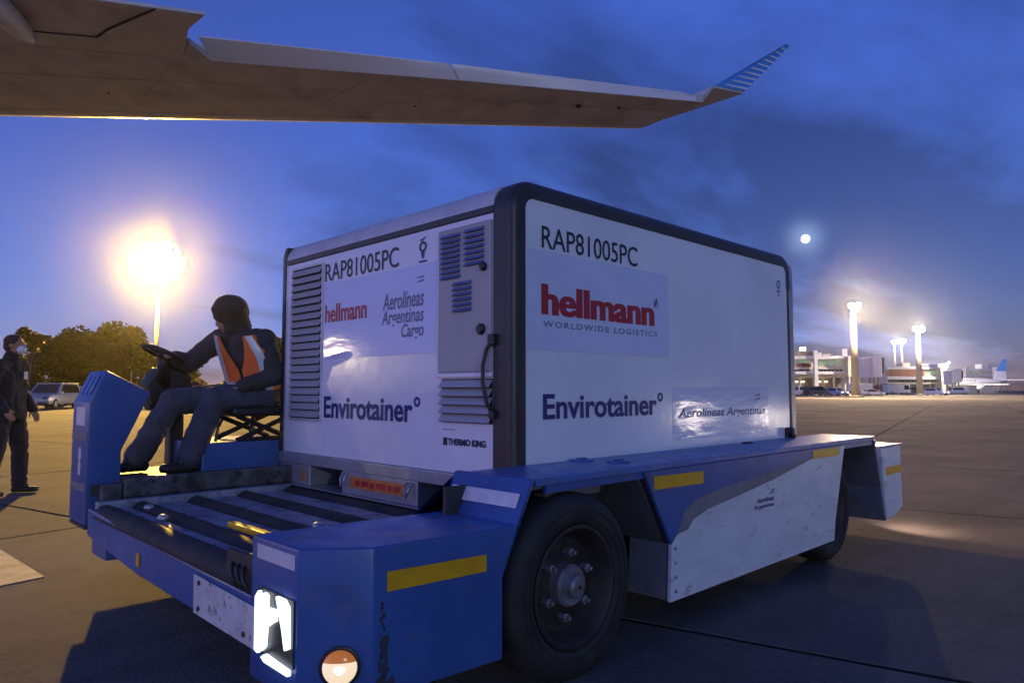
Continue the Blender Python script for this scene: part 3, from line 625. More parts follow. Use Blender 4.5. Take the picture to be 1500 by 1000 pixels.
# scraped black paint and two bolt heads on the near corner
bm = bmn(); rs_ = random.Random(3)
for k in range(46):                              # flaked paint, each flake a small ragged patch
    z = 0.21 + 0.29 * rs_.random() ** 1.3; x = -1.005 + rs_.gauss(0, 0.013); q = rs_.uniform(0.004, 0.013) * (1.25 - 1.6 * (z - 0.21)); n_ = rs_.randint(5, 8); ph = rs_.random() * 6
    prism(bm, [(x + q * rs_.uniform(0.6, 1.2) * math.cos(ph + 6.283 * i / n_), z + 1.5 * q * rs_.uniform(0.6, 1.2) * math.sin(ph + 6.283 * i / n_)) for i in range(n_)], 'y', YS - 0.0012 - 0.00001 * k, YS - 0.0006)
obj('paint_scrape', bm, 'bare_metal', TR)
# roller bed
obj('bed_plate', box(bmn(), XF + 0.05, -0.001, 0.062, 2.14, 0.478, 0.486), 'chassis', TR)
XR = [-1.175, -0.985, -0.675, -0.365, -0.055]
for x in XR:
    r = 0.062
    ro = obj('roller', lathe(bmn(), [(0.03, 0.064), (r * 0.8, 0.066), (r, 0.074), (r, 2.09), (r * 0.8, 2.10), (0.03, 2.104)], (x, 0, 0.552 - r), 'y', 24), 'roller', TR, True, 40)
for i, x in enumerate([-1.083, -0.83, -0.52, -0.21]):
    w = 0.024 if i == 0 else 0.075
    obj('bed_slat', box(bmn(), x - w, x + w, 0.062, 2.12, 0.50, 0.530, 0.006), 'steel', TR)
obj('bed_rail', box(bmn(), XF + 0.03, -0.04, 2.106, 2.168, 0.49, 0.565, 0.008), 'steel', TR)
for (x, y) in ((-1.02, 1.85), (-1.08, 1.45), (-0.62, 0.70)):
    obj('ball_caster', bm_ := ell(bmn(), (x, y, 0.548), (0.028, 0.028, 0.020), 14), 'alu', TR, True)
obj('guide_bar', box(bmn(), -0.945, -0.905, 0.42, 0.98, 0.548, 0.575, 0.006), 'yellow', TR)
# operator side
obj('platform', prism(bmn(), [(XF + 0.02, 2.24), (1.2, 2.24), (1.2, 3.06), (-0.92, 3.06), (-1.08, 2.62), (XF + 0.02, 2.60)], 'z', 0.585, 0.650, 0.006), 'chassis', TR)
obj('platform_rail', box(bmn(), -1.06, 2.9, 2.175, 2.238, 0.566, 0.682, 0.012), 'worn_rail', TR)
obj('platform_edge', box(bmn(), XF + 0.06, -1.065, 2.175, 2.238, 0.53, 0.655, 0.012), 'worn_rail', TR)
cs = [(XF, 0.42), (XF, 1.125), (-1.155, 1.318), (-0.905, 1.184), (-1.06, 0.84), (-1.06, 0.57), (-1.10, 0.42)]
con = obj('console', prism(bmn(), cs, 'y', 2.245, 2.60, 0.010), 'blue', TR, True, 30)
obj('console_foot', prism(bmn(), [(2.245, 0.40), (2.60, 0.40), (2.60, 0.418), (2.245, 0.418)], 'x', XF + 0.0, -1.10), 'chassis', TR)
obj('instruction_plate', box(bmn(), XF - 0.003, XF - 0.0006, 2.31, 2.50, 0.99, 1.10), 'strip_white', con)
obj('reflective_strip', box(bmn(), XF - 0.003, XF - 0.0006, 2.26, 2.585, 0.905, 0.955), 'guard2', con)
obj('reflective_strip', box(bmn(), XF - 0.003, XF - 0.0006, 2.26, 2.585, 0.61, 0.655), 'guard2', con)
bm = bmn(); prism(bm, [(2.38, 0.70), (2.42, 0.70), (2.43, 0.76), (2.41, 0.78), (2.43, 0.80), (2.42, 0.86), (2.38, 0.86), (2.37, 0.80), (2.39, 0.78), (2.37, 0.76)], 'x', XF - 0.003, XF - 0.0006); obj('warning_pictogram', bm, 'strip_white', con)
for yy in (2.33, 2.42, 2.51):
    bm = bmn(); a = Vector((XF, 0, 1.125)); b = Vector((-1.155, 0, 1.318)); n_ = Vector((-(b - a).z, 0, (b - a).x)).normalized(); c_ = a.lerp(b, 0.55) + n_ * 0.003
    t_ = (b - a).normalized()
    vs4 = [c_ + t_ * s + Vector((0, yy + q, 0)) for s, q in ((-0.06, -0.03), (-0.06, 0.03), (0.06, 0.03), (0.06, -0.03))]
    f0 = [bm.verts.new(v) for v in vs4]; f1 = [bm.verts.new(v + n_ * 0.004) for v in vs4]; bm.faces.new(f1)
    for i in range(4): bm.faces.new((f0[i], f0[(i + 1) % 4], f1[(i + 1) % 4], f1[i]))
    obj('dash_plate', bm, 'blue_top', con)
obj('dash', prism(bmn(), [(-0.70, 1.06), (-0.44, 1.04), (-0.42, 1.30), (-0.52, 1.36), (-0.66, 1.36), (-0.74, 1.24)], 'y', 2.90, 3.05, 0.02), 'black', TR)
obj('dash_display', box(bmn(), -0.62, -0.50, 2.92, 3.03, 1.361, 1.42, 0.01), 'black', TR)
obj('dash_post', box(bmn(), -0.56, -0.46, 2.93, 3.02, 0.650, 1.05, 0.01), 'black', TR)
obj('dash_arm', prism(bmn(), [(-0.42, 1.18), (-0.22, 1.16), (-0.22, 1.22), (-0.42, 1.26)], 'y', 2.92, 3.02, 0.01), 'black', TR)
obj('steering_column', tube(bmn(), [(-0.60, 2.95, 1.22), (-0.64, 2.86, 1.36), (-0.655, 2.82, 1.435)], [0.05, 0.04, 0.03], 12), 'black', TR, True)
bm = bmn(); sc_ = Vector((-0.66, 2.81, 1.45)); an = Vector((0.42, 0, 0.9)).normalized(); u_ = Vector((0, 1, 0)); w_ = an.cross(u_)
tube(bm, [sc_ + (u_ * math.cos(2 * math.pi * k / 28) + w_ * math.sin(2 * math.pi * k / 28)) * 0.135 for k in range(29)], 0.015, 8, False)
for a in (90, 210, 330): tube(bm, [sc_, sc_ + (u_ * math.cos(R(a)) + w_ * math.sin(R(a))) * 0.132], 0.011, 6)
ell(bm, sc_, (0.04, 0.04, 0.03), 12)
obj('steering_wheel', bm, 'black', TR, True)
obj('seat_box', box(bmn(), -0.52, 0.10, 2.42, 3.06, 0.652, 0.845, 0.012), 'blue', TR)
seat = obj('seat', box(bmn(), -0.33, 0.17, 2.40, 2.86, 1.015, 1.085, 0.03, 3), 'black', TR, True, 60)
obj('backrest', prism(bmn(), [(0.13, 1.06), (0.20, 1.04), (0.30, 1.40), (0.27, 1.43), (0.22, 1.42)], 'y', 2.42, 2.84, 0.02), 'black', seat, True, 50)
bm = bmn()
for (a, b) in (((-0.28, 2.44, 0.85), (0.12, 2.44, 1.02)), ((0.12, 2.44, 0.85), (-0.28, 2.44, 1.02)), ((-0.28, 2.80, 0.85), (0.12, 2.80, 1.02)), ((0.12, 2.80, 0.85), (-0.28, 2.80, 1.02)), ((-0.28, 2.44, 0.855), (0.12, 2.44, 0.855)), ((-0.1, 2.62, 0.85), (-0.08, 2.62, 1.02))):
    tube(bm, [a, b], 0.018, 8)
obj('seat_suspension', bm, 'black', seat)
obj('seat_armrest', box(bmn(), -0.10, 0.20, 2.87, 2.93, 1.24, 1.28, 0.012), 'black', seat)
obj('lever', tube(bmn(), [(-0.42, 2.46, 0.85), (-0.40, 2.46, 0.95), (-0.37, 2.47, 1.0)], 0.010, 8), 'black', TR)
obj('guard_hoop', tube(bmn(), [(0.20, 2.46, 0.66), (0.20, 2.46, 1.28), (0.22, 2.48, 1.36), (0.24, 2.58, 1.40), (0.24, 2.9, 1.40)], 0.016, 8), 'black', TR, True)
obj('lower_skirt', prism(bmn(), [(XF + 0.12, 2.26), (0.10, 2.26), (0.10, 3.05), (-0.90, 3.05), (-1.06, 2.58), (XF + 0.12, 2.56)], 'z', 0.20, 0.584, 0.01), 'blue', TR)
obj('far_side_panel', box(bmn(), 0.90, 2.9, 3.02, 3.05, 0.16, 0.64, 0.006), 'panel_white', TR)
obj('far_deck', box(bmn(), 1.21, 3.6, 2.40, 3.06, 0.60, 0.655, 0.006), 'blue_top', TR)
obj('under_tray', box(bmn(), XF + 0.32, 4.0, 0.2, 2.15, 0.20, 0.258), 'chassis', TR)
wheel(0.50, 2.80, 0.362, 0.362); wheel(3.25, 2.80, 0.362, 0.362)
# ------------------------------------------------------------------ people
def remesh(bm, voxel, m, name, parent, smooth=2, folds=0.0):
    me = bpy.data.meshes.new(name)
    off = wloc(parent) if parent.get('_w') else Vector((0, 0, 0))
    for v in bm.verts: v.co -= off
    bmesh.ops.recalc_face_normals(bm, faces=bm.faces)
    bm.to_mesh(me); bm.free()
    o = bpy.data.objects.new('tmp', me); COL.objects.link(o)
    md = o.modifiers.new('r', 'REMESH'); md.mode = 'VOXEL'; md.voxel_size = voxel; md.use_smooth_shade = True
    if smooth: s = o.modifiers.new('s', 'SMOOTH'); s.iterations = smooth; s.factor = 0.5
    dg = bpy.context.evaluated_depsgraph_get(); nm = bpy.data.meshes.new_from_object(o.evaluated_get(dg))
    bpy.data.objects.remove(o)
    nm.materials.clear()
    if folds:
        sv_ = [(v.co.copy(), v.normal.copy()) for v in nm.vertices]
        for v, (c, nr) in zip(nm.vertices, sv_):
            q = c * 7.0; d_ = noise.noise(Vector((q.x, q.y, q.z * 1.6)) + 1.5 * noise.noise_vector(c * 4)) ; d2 = noise.noise(c * 22)
            v.co = c + nr * folds * ((1 - 2 * abs(d_)) * 0.9 + 0.35 * d2 - 0.15)
    return link(name, nm, m, parent, True)
def hand(bm, wrist, fwd, palm_n, curl=0.5, s=1.0, left=True):
    """palm, four fingers of unequal length and a thumb, curled towards palm_n"""
    f = Vector(fwd).normalized(); n = Vector(palm_n).normalized(); n = (n - f * n.dot(f)).normalized(); sd_ = f.cross(n) * (1 if left else -1)
    w = Vector(wrist)
    for t in (-0.026, -0.009, 0.009, 0.026): cap(bm, w + sd_ * t * 0.7 * s, w + f * 0.085 * s + sd_ * t * s, 0.015 * s, 0.013 * s, 8)
    for t, ln in ((-0.028, 0.060), (-0.009, 0.070), (0.010, 0.066), (0.028, 0.052)):
        b = w + f * 0.088 * s + sd_ * t * s; d = f.copy(); r = 0.0088
        for k, part in enumerate((0.45, 0.32, 0.23)):
            ang = curl * (0.6 + 0.5 * k); d = (d * math.cos(ang) + n * math.sin(ang)).normalized()
            e = b + d * ln * part * 1.15 * s; cap(bm, b, e, r * s, (r - 0.0008) * s, 8); b = e; r -= 0.0008; 
            d = d
            n2 = (n - d * n.dot(d))
            if n2.length > 1e-3: n = n2.normalized() if k == 9 else n
    th = w + f * 0.03 * s - sd_ * 0.030 * s
    e = th + (f * 0.6 - sd_ * 0.6 + n * 0.5).normalized() * 0.040 * s; cap(bm, th, e, 0.012 * s, 0.010 * s, 8)
    cap(bm, e, e + (f * 0.8 - sd_ * 0.1 + n * 0.6).normalized() * 0.032 * s, 0.010 * s, 0.008 * s, 8)
def head(bm, c, fdir, s=1.0):
    """skull, jaw, nose, brow, ears; fdir = where the face looks"""
    f = Vector(fdir).normalized(); l = Vector((0, 0, 1)).cross(f).normalized(); u = f.cross(l); c = Vector(c)
    P = lambda a, b, d: c + f * a * s + l * b * s + u * d * s
    rm = Matrix((f, l, u)).transposed()
    ell(bm, P(-0.012, 0, 0.030), (0.098 * s, 0.078 * s, 0.088 * s), 18, rm)
    ell(bm, P(0.020, 0, -0.045), (0.070 * s, 0.060 * s, 0.070 * s), 16, rm)
    cap(bm, P(0.045, 0, -0.092), P(0.050, 0, -0.090), 0.028 * s, 0.026 * s, 10)
    cap(bm, P(0.086, 0, 0.012), P(0.104, 0, -0.026), 0.010 * s, 0.016 * s, 8)
    for sg in (-1, 1):
        ell(bm, P(-0.005, 0.079 * sg, -0.010), (0.022 * s, 0.010 * s, 0.034 * s), 10, rm)
        cap(bm, P(0.078, 0.016 * sg, 0.022), P(0.070, 0.048 * sg, 0.022), 0.011 * s, 0.011 * s, 8)
        cap(bm, P(0.062, 0.030 * sg, -0.030), P(0.062, 0.034 * sg, -0.032), 0.020 * s, 0.018 * s, 8)
    cap(bm, P(0.084, 0.018, -0.058), P(0.084, -0.018, -0.058), 0.009 * s, 0.009 * s, 8)
    return P
def person(name, label, base, J, fdir, cloth, trous, extra):
    """J: joint name -> world point; one skin body, clothes as children"""
    t = thing(name, label, 'person', base, world=True)
    V_ = {k: Vector(v) for k, v in J.items()}
    def limb(bm, a, b, c, ra, rb, rc): cap(bm, V_[a], V_[b], ra, rb); cap(bm, V_[b], V_[c], rb * 0.98, rc)
    bm = bmn()
    cap(bm, V_['pelvis'], V_['chest'], 0.10, 0.105); cap(bm, V_['chest'], V_['neck'], 0.095, 0.05); cap(bm, V_['neck'], V_['head'], 0.055, 0.055)
    cap(bm, V_['shoulder_l'], V_['shoulder_r'], 0.06, 0.06); cap(bm, V_['hip_l'], V_['hip_r'], 0.10, 0.10)
    for s in 'lr':
        limb(bm, 'shoulder_' + s, 'elbow_' + s, 'wrist_' + s, 0.052, 0.040, 0.026)
        limb(bm, 'hip_' + s, 'knee_' + s, 'ankle_' + s, 0.085, 0.055, 0.038)
        w = V_['wrist_' + s]; hand(bm, w, V_.get('hand_' + s, w + (w - V_['elbow_' + s])) - w, extra['palm_' + s], extra.get('curl_' + s, 0.5), 0.98, s == 'l')
    P = head(bm, V_['head'], fdir)
    remesh(bm, 0.0075, 'skin', 'body', t, 1)
    # trousers
    bm = bmn()
    cap(bm, V_['hip_l'], V_['hip_r'], 0.125, 0.125); cap(bm, V_['pelvis'], V_['pelvis'].lerp(V_['chest'], 0.35), 0.145, 0.145)
    for s in 'lr':
        limb(bm, 'hip_' + s, 'knee_' + s, 'ankle_' + s, 0.112, 0.088, 0.072)
        k_, a_ = V_['knee_' + s], V_['ankle_' + s]; cap(bm, k_.lerp(a_, 0.55), a_ - (k_ - a_).normalized() * 0.0, 0.080, 0.078)
    tr = remesh(bm, 0.011, trous, 'trousers', t, 3, 0.012)
    # jacket
    bm = bmn(); pe, ch, ne = V_['pelvis'], V_['chest'], V_['neck']
    lat = (V_['shoulder_l'] - V_['shoulder_r']).normalized()
    for k in (-1, -0.4, 0.4, 1):
        cap(bm, pe + lat * 0.085 * k + (ch - pe) * 0.02, ch + lat * 0.095 * k, 0.118, 0.122)
    cap(bm, ch, ne, 0.14, 0.085); cap(bm, V_['shoulder_l'], V_['shoulder_r'], 0.082, 0.082); cap(bm, ne.lerp(ch, 0.2), ne + (V_['head'] - ne) * 0.25, 0.085, 0.078)
    for s in 'lr':
        limb(bm, 'shoulder_' + s, 'elbow_' + s, 'wrist_' + s, 0.080, 0.066, 0.050)
    jk = remesh(bm, 0.011, cloth, 'jacket', t, 3, 0.012)
    for s in 'lr':
        bm = bmn(); a = V_['ankle_' + s]; to = V_['toe_' + s]; he = a + (a - to) * 0.28; he.z = to.z
        d_ = (to - a); d_.z = 0; d_.normalize(); sp = Vector((0, 0, 1)).cross(d_)
        for q in (-1, 1): cap(bm, he + sp * 0.012 * q, to + sp * 0.022 * q, 0.034, 0.032)
        cap(bm, a, a.lerp(to, 0.3), 0.048, 0.044); cap(bm, he.lerp(to, 0.2) + Vector((0, 0, 0.02)), a, 0.040, 0.046)
        zf = to.z - 0.036
        for v in bm.verts: v.co.z = max(v.co.z, zf)
        remesh(bm, 0.010, 'shoe', 'shoe', t, 2)
    return t, V_, P, jk
# driver: seated, facing the front of the transporter, knees forward, right hand on the wheel
DV, V_, P, jk = person('person', 'seated driver in an orange safety vest and dark knitted cap at the steering wheel', (-0.2, 2.62, 0.652), dict(
    pelvis=(-0.04, 2.62, 1.19), chest=(-0.13, 2.61, 1.47), neck=(-0.215, 2.61, 1.615), head=(-0.285, 2.635, 1.73),
    shoulder_l=(-0.085, 2.455, 1.555), shoulder_r=(-0.275, 2.775, 1.565), elbow_l=(-0.03, 2.405, 1.30), elbow_r=(-0.46, 2.88, 1.39),
    wrist_l=(-0.25, 2.42, 1.225), wrist_r=(-0.565, 2.84, 1.425), hand_l=(-0.37, 2.47, 1.20), hand_r=(-0.63, 2.76, 1.465),
    hip_l=(-0.05, 2.53, 1.165), hip_r=(-0.05, 2.71, 1.165), knee_l=(-0.43, 2.47, 1.135), knee_r=(-0.60, 2.76, 1.12),
    ankle_l=(-0.585, 2.475, 0.755), ankle_r=(-0.82, 2.75, 0.755), toe_l=(-0.735, 2.46, 0.690), toe_r=(-0.965, 2.74, 0.690)),
    (-0.40, 0.88, -0.30), 'jacket', 'jeans', dict(palm_l=(0, 0.2, -1), palm_r=(-0.3, -0.1, -1), curl_l=0.45, curl_r=0.85))
bm = bmn(); hd = V_['head']
ell(bm, hd + Vector((0.015, -0.012, 0.040)), (0.130, 0.118, 0.112), 18); cap(bm, hd + Vector((0.045, -0.02, -0.0)), hd + Vector((0.075, -0.015, -0.085)), 0.100, 0.090); cap(bm, hd + Vector((-0.01, -0.05, -0.01)), hd + Vector((0.02, -0.05, -0.09)), 0.056, 0.056); cap(bm, hd + Vector((0.04, 0.04, -0.02)), hd + Vector((0.05, 0.03, -0.09)), 0.06, 0.06)
remesh(bm, 0.009, 'knit', 'knitted_cap', DV, 3, 0.008)
def vest(P0, V_, m1, m2, front, parent):
    """open sleeveless vest wrapped round the chest: front and back sheets with a V neck, tape strips over them"""
    f = Vector(front).normalized(); pe, ch, ne = V_['pelvis'], V_['chest'], V_['neck']; lat = (V_['shoulder_l'] - V_['shoulder_r']).normalized()
    up = (ch - pe).normalized(); f = (f - up * f.dot(up)).normalized()
    H = (ne - pe).length
    def pt(a, h, off):        # a: angle round the torso (0 = front, + to the left side), h: 0 pelvis .. 1 neck
        c = pe.lerp(ch, min(1, h / 0.66)) if h < 0.66 else ch.lerp(ne, (h - 0.66) / 0.34)
        wx = 0.228 if h < 0.7 else 0.228 - 0.05 * (h - 0.7) / 0.3; wy = 0.150 if h < 0.7 else 0.150 - 0.035 * (h - 0.7) / 0.3
        return c + lat * math.sin(a) * (wx + off) + f * math.cos(a) * (wy + off)
    def sheet(name, a0, a1, h0, h1, mat_, par, off=0.008, na=10, nh=10, cut=None):
        bm = bmn(); g = {}
        for i in range(na + 1):
            for j in range(nh + 1):
                h = h0 + (h1 - h0) * j / nh; aa0, aa1 = (cut(h) if cut else (a0, a1)); a = aa0 + (aa1 - aa0) * i / na
                wv = 0.006 * noise.noise((a * 3, h * 5, off * 100))
                g[i, j] = bm.verts.new(pt(a, h, off + wv * 0))
        for i in range(na):
            for j in range(nh): bm.faces.new((g[i, j], g[i + 1, j], g[i + 1, j + 1], g[i, j + 1]))
        bmesh.ops.recalc_face_normals(bm, faces=bm.faces)
        bmesh.ops.solidify(bm, geom=bm.faces[:], thickness=0.006)
        return obj(name, bm, mat_, par, True, 50)
    vt = sheet('vest', 0, 0, 0.10, 0.99, m1, parent, cut=lambda h: (R(4 + 26 * max(0, h - 0.45) / 0.5), R(100 if h < 0.55 else 62)))
    sheet('vest_front', 0, 0, 0.10, 0.99, m1, vt, cut=lambda h: (R(-100 if h < 0.55 else -62), R(-4 - 26 * max(0, h - 0.45) / 0.5)))
    sheet('vest_back', 0, 0, 0.10, 0.99, m1, vt, cut=lambda h: (R(100 if h < 0.55 else 118), R(260 if h < 0.55 else 242)))
    for sg in (1, -1):
        sheet('reflective_tape', 0, 0, 0.12, 0.985, m2, vt, off=0.017, na=2, cut=lambda h: tuple(sorted((sg * R(36), sg * R(52)))))
    sheet('reflective_tape', R(-98), R(98), 0.16, 0.24, m2, vt, off=0.0175, na=16, nh=2)
    return vt
vest(None, V_, 'vest', 'vest_grey', (-0.86, -0.51, 0.1), DV)
# bystander on the left
B0 = Vector((-0.77, 7.57, 0)); fw = Vector((0.62, -0.62, 0)).normalized(); lf = Vector((0, 0, 1)).cross(fw)
def bp_(a, b, z): q = B0 + fw * a + lf * b; return (q.x, q.y, z)
BY, V2, P2, jk2 = person('person', 'standing man in dark jacket and white face mask at the left edge', tuple(B0), dict(
    pelvis=bp_(0, 0, 0.99), chest=bp_(-0.01, 0, 1.34), neck=bp_(0.0, 0, 1.55), head=bp_(0.045, 0, 1.72),
    shoulder_l=bp_(0, 0.19, 1.47), shoulder_r=bp_(0, -0.19, 1.47), elbow_l=bp_(-0.05, 0.27, 1.18), elbow_r=bp_(-0.04, -0.26, 1.17),
    wrist_l=bp_(0.10, 0.27, 0.97), wrist_r=bp_(0.13, -0.24, 0.98), hand_l=bp_(0.16, 0.26, 0.87), hand_r=bp_(0.20, -0.22, 0.88),
    hip_l=bp_(0, 0.10, 0.95), hip_r=bp_(0, -0.10, 0.95), knee_l=bp_(0.05, 0.15, 0.52), knee_r=bp_(0.0, -0.17, 0.52),
    ankle_l=bp_(0.03, 0.19, 0.10), ankle_r=bp_(-0.06, -0.22, 0.10), toe_l=bp_(0.20, 0.23, 0.036), toe_r=bp_(0.12, -0.25, 0.036)),
    (0.78, -0.60, 0.02), 'dark_jacket', 'dark_trousers', dict(palm_l=bp_(0, -1, 0), palm_r=bp_(0, 1, 0), curl_l=0.35, curl_r=0.35))
bm = bmn(); hh = V2['head']; ff = Vector((0.78, -0.60, 0)).normalized()
ell(bm, hh - ff * 0.026 + Vector((0, 0, 0.048)), (0.098, 0.098, 0.082), 16); ell(bm, hh - ff * 0.055 + Vector((0, 0, -0.01)), (0.072, 0.078, 0.075), 14)
remesh(bm, 0.009, 'hair', 'hair', BY, 2)
bm = bmn(); ell(bm, hh + ff * 0.062 + Vector((0, 0, -0.050)), (0.058, 0.058, 0.056), 14); cap(bm, hh + ff * 0.08 + Vector((0, 0, -0.02)), hh + ff * 0.09 + Vector((0, 0, -0.05)), 0.028, 0.030); remesh(bm, 0.008, 'mask', 'face_mask', BY, 2)
c_ = V2['chest'] + fw * 0.155 + lf * 0.06 + Vector((0, 0, 0.03)); bm = bmn(); rr = Matrix((fw, lf, Vector((0, 0, 1)))).transposed()
box(bm, -0.004, 0.004, -0.028, 0.028, -0.045, 0.045, 0.002)
for v in bm.verts: v.co = c_ + rr @ v.co
obj('badge', bm, 'mask', BY)

# ------------------------------------------------------------------ aircraft wing overhead
WG = thing('airplane_wing', 'grey airliner wing overhead with raised aileron and blue striped winglet', 'wing', (4.0, 10.0, 6.8), world=True)
ZW = 6.8
#        LE (x,y)        hinge (x,y)     thickness  z
ST = [(-9.0, 23.0, -6.6, 15.35, 0.85, 6.72), (-6.0, 20.45, -4.2, 13.75, 0.78, 6.75), (0.07, 15.15, 0.59, 10.62, 0.60, ZW), (2.7, 12.83, 2.188, 9.573, 0.50, ZW), (5.27, 10.52, 5.69, 7.193, 0.40, ZW), (8.4, 7.78, 8.55, 5.38, 0.30, ZW), (9.99, 6.39, 9.735, 4.606, 0.24, ZW)]
def airfoil(s):
    le = Vector((s[0], s[1], 0)); hg = Vector((s[2], s[3], 0)); t = s[4]; z = s[5]; ch = le - hg; pts = []
    for (f, a) in ((0.0, 0.0), (0.25, -0.04), (0.55, -0.09), (0.78, -0.10), (0.90, -0.08), (0.96, -0.03), (0.99, 0.05), (1.0, 0.14), (0.99, 0.30), (0.95, 0.48), (0.85, 0.70), (0.65, 0.88), (0.35, 0.88), (0.0, 0.55)):
        p = hg + ch * f; pts.append(Vector((p.x, p.y, z + t * a)))
    return pts
bm = bmn(); rings = [[bm.verts.new(p) for p in airfoil(s)] for s in ST]
for i in range(len(rings) - 1):
    n = len(rings[i])
    for k in range(n): bm.faces.new((rings[i][k], rings[i][(k + 1) % n], rings[i + 1][(k + 1) % n], rings[i + 1][k]))
bm.faces.new(rings[0]); bm.faces.new(list(reversed(rings[-1]))); bmesh.ops.recalc_face_normals(bm, faces=bm.faces)
obj('wing_panel', bm, 'wing', WG, True, 40)
# flap inboard of the aileron, run out towards the camera
def slab4(low, th, name, m, par=WG, bev=0.0):
    bm = bmn(); a = [bm.verts.new(Vector(p)) for p in low]; b = [bm.verts.new(Vector(p) + Vector((0, 0, t))) for p, t in zip(low, th)]
    n = len(low); bm.faces.new(list(reversed(a))); bm.faces.new(b)
    for i in range(n): bm.faces.new((a[i], a[(i + 1) % n], b[(i + 1) % n], b[i]))
    bmesh.ops.recalc_face_normals(bm, faces=bm.faces)
    if bev: bmesh.ops.bevel(bm, geom=bm.edges[:], offset=bev, segments=2, affect='EDGES')
    return obj(name, bm, m, par)
slab4([(-6.59, 15.34, 6.725), (0.59, 10.615, 6.805), (1.80, 9.82, 6.805), (1.66, 9.25, 6.80), (1.50, 8.75, 6.80), (1.52, 8.13, 6.80), (0.30, 8.75, 6.79), (-7.6, 13.2, 6.70)], [0.42, 0.30, 0.28, 0.22, 0.15, 0.05, 0.05, 0.06], 'flap', 'wing')
slab4([(0.10, 9.0, 6.786), (1.45, 8.30, 6.793), (1.40, 8.22, 6.793), (0.10, 8.88, 6.784)], [0.004] * 4, 'flap_trim', 'alu_light')
obj('panel_seam', tube(bmn(), [(0.92, 8.45, 6.786), (0.60, 9.6, 6.79), (0.55, 10.0, 6.795)], 0.018, 6), 'seam', WG)
obj('panel_seam', tube(bmn(), [(0.55, 10.0, 6.795), (-2.2, 11.7, 6.765)], 0.010, 6), 'seam', WG)
def under(u, f):
    """a point just under the wing: u = station number, f = 0 hinge .. 1 leading edge"""
    i = min(int(u), len(ST) - 2); t = u - i; s_ = [a + (b - a) * t for a, b in zip(ST[i], ST[i + 1])]
    tab = ((0.0, 0.0), (0.25, -0.04), (0.55, -0.09), (0.78, -0.10), (0.90, -0.08)); a_ = 0
    for (f0, a0), (f1, a1) in zip(tab, tab[1:]):
        if f0 <= f <= f1: a_ = a0 + (a1 - a0) * (f - f0) / (f1 - f0)
    return Vector((s_[2] + (s_[0] - s_[2]) * f, s_[3] + (s_[1] - s_[3]) * f, s_[5] + s_[4] * a_ - 0.003))
for f in (0.30, 0.80): obj('panel_seam', tube(bmn(), [under(1 + k * 0.25, f) + Vector((0, 0, 0.002)) for k in range(21)], 0.005, 5), 'seam_soft', WG)
for u in (1.6, 2.7, 3.65, 4.5, 5.35): obj('panel_seam', tube(bmn(), [under(u, k / 10) + Vector((0, 0, 0.002)) for k in range(1, 8)], 0.005, 5), 'seam_soft', WG)
for u in (2.45, 4.1): obj('drain_hole', lathe(bmn(), [(0.030, 0.004), (0.030, -0.004), (0.012, -0.005)], under(u, 0.5), 'z', 10), 'seam', WG)
# aileron in two pieces, trailing edge raised
AH = [(1.85, 9.79), (2.188, 9.565), (5.66, 7.21), (5.70, 7.18), (9.62, 4.68)]
def ail(h0, h1, t0, t1, z0, z1, n=10):
    bm = bmn(); rows_ = []
    for k in range(n + 1):
        t = k / n; h = [h0[i] + (h1[i] - h0[i]) * t for i in (0, 1)]; e = [t0[i] + (t1[i] - t0[i]) * t for i in (0, 1)]; z = z0 + (z1 - z0) * t
        m_ = [(h[i] + e[i]) / 2 for i in (0, 1)]; zh = ZW + 0.004
        rows_.append([bm.verts.new(p) for p in ((h[0], h[1], zh), (m_[0], m_[1], (zh + z) / 2), (e[0], e[1], z), (e[0], e[1], z + 0.02), (m_[0], m_[1], (zh + z) / 2 + 0.06), (h[0], h[1], zh + 0.10))])
    for a, b in zip(rows_, rows_[1:]):
        for k in range(6): bm.faces.new((a[k], a[(k + 1) % 6], b[(k + 1) % 6], b[k]))
    bm.faces.new(rows_[0]); bm.faces.new(list(reversed(rows_[-1]))); bmesh.ops.recalc_face_normals(bm, faces=bm.faces)
    return obj('aileron', bm, 'aileron', WG, True, 35)
ail((2.188, 9.565), (5.665, 7.205), (1.86, 9.32), (5.46, 7.19), 7.02, 7.02)
ail((5.70, 7.18), (9.60, 4.69), (5.50, 7.165), (9.45, 4.87), 7.02, 6.98)
slab4([(1.81, 9.86, 6.796), (1.66, 9.19, 6.796), (2.187, 9.560, 6.796)], [0.16, 0.10, 0.10], 'flap_end_panel', 'wing')
obj('navigation_light', ell(bmn(), (8.1, 6.4, 6.775), (0.06, 0.06, 0.03), 12), 'seam', WG)
obj('drain_mast', ell(bmn(), (8.75, 5.9, 6.78), (0.04, 0.04, 0.02), 10), 'seam', WG)
# tip and winglet
slab4([(9.995, 6.385, 6.82), (11.2, 4.50, 7.38), (10.32, 4.70, 7.30), (9.74, 4.62, 6.815)], [0.16, 0.05, 0.05, 0.12], 'wing_tip', 'wing')
wl = slab4([(10.36, 4.72, 7.35), (11.2, 4.50, 7.42), (12.55, 4.12, 8.72), (12.38, 4.12, 8.72)], [0.001] * 4, 'winglet', 'winglet')
bm = bmn(); A_, B_, T1, T2 = Vector((10.36, 4.72, 7.352)), Vector((11.2, 4.50, 7.422)), Vector((12.55, 4.12, 8.722)), Vector((12.38, 4.12, 8.722))
nw = (B_ - A_).cross(T2 - A_).normalized()
if nw.dot(CAM - A_) < 0: nw = -nw
vf = [bm.verts.new(p + nw * 0.03) for p in (A_, B_, T1, T2)]; vb = [bm.verts.new(p - nw * 0.03) for p in (A_, B_, T1, T2)]
bm.faces.new(vf); bm.faces.new(list(reversed(vb)))
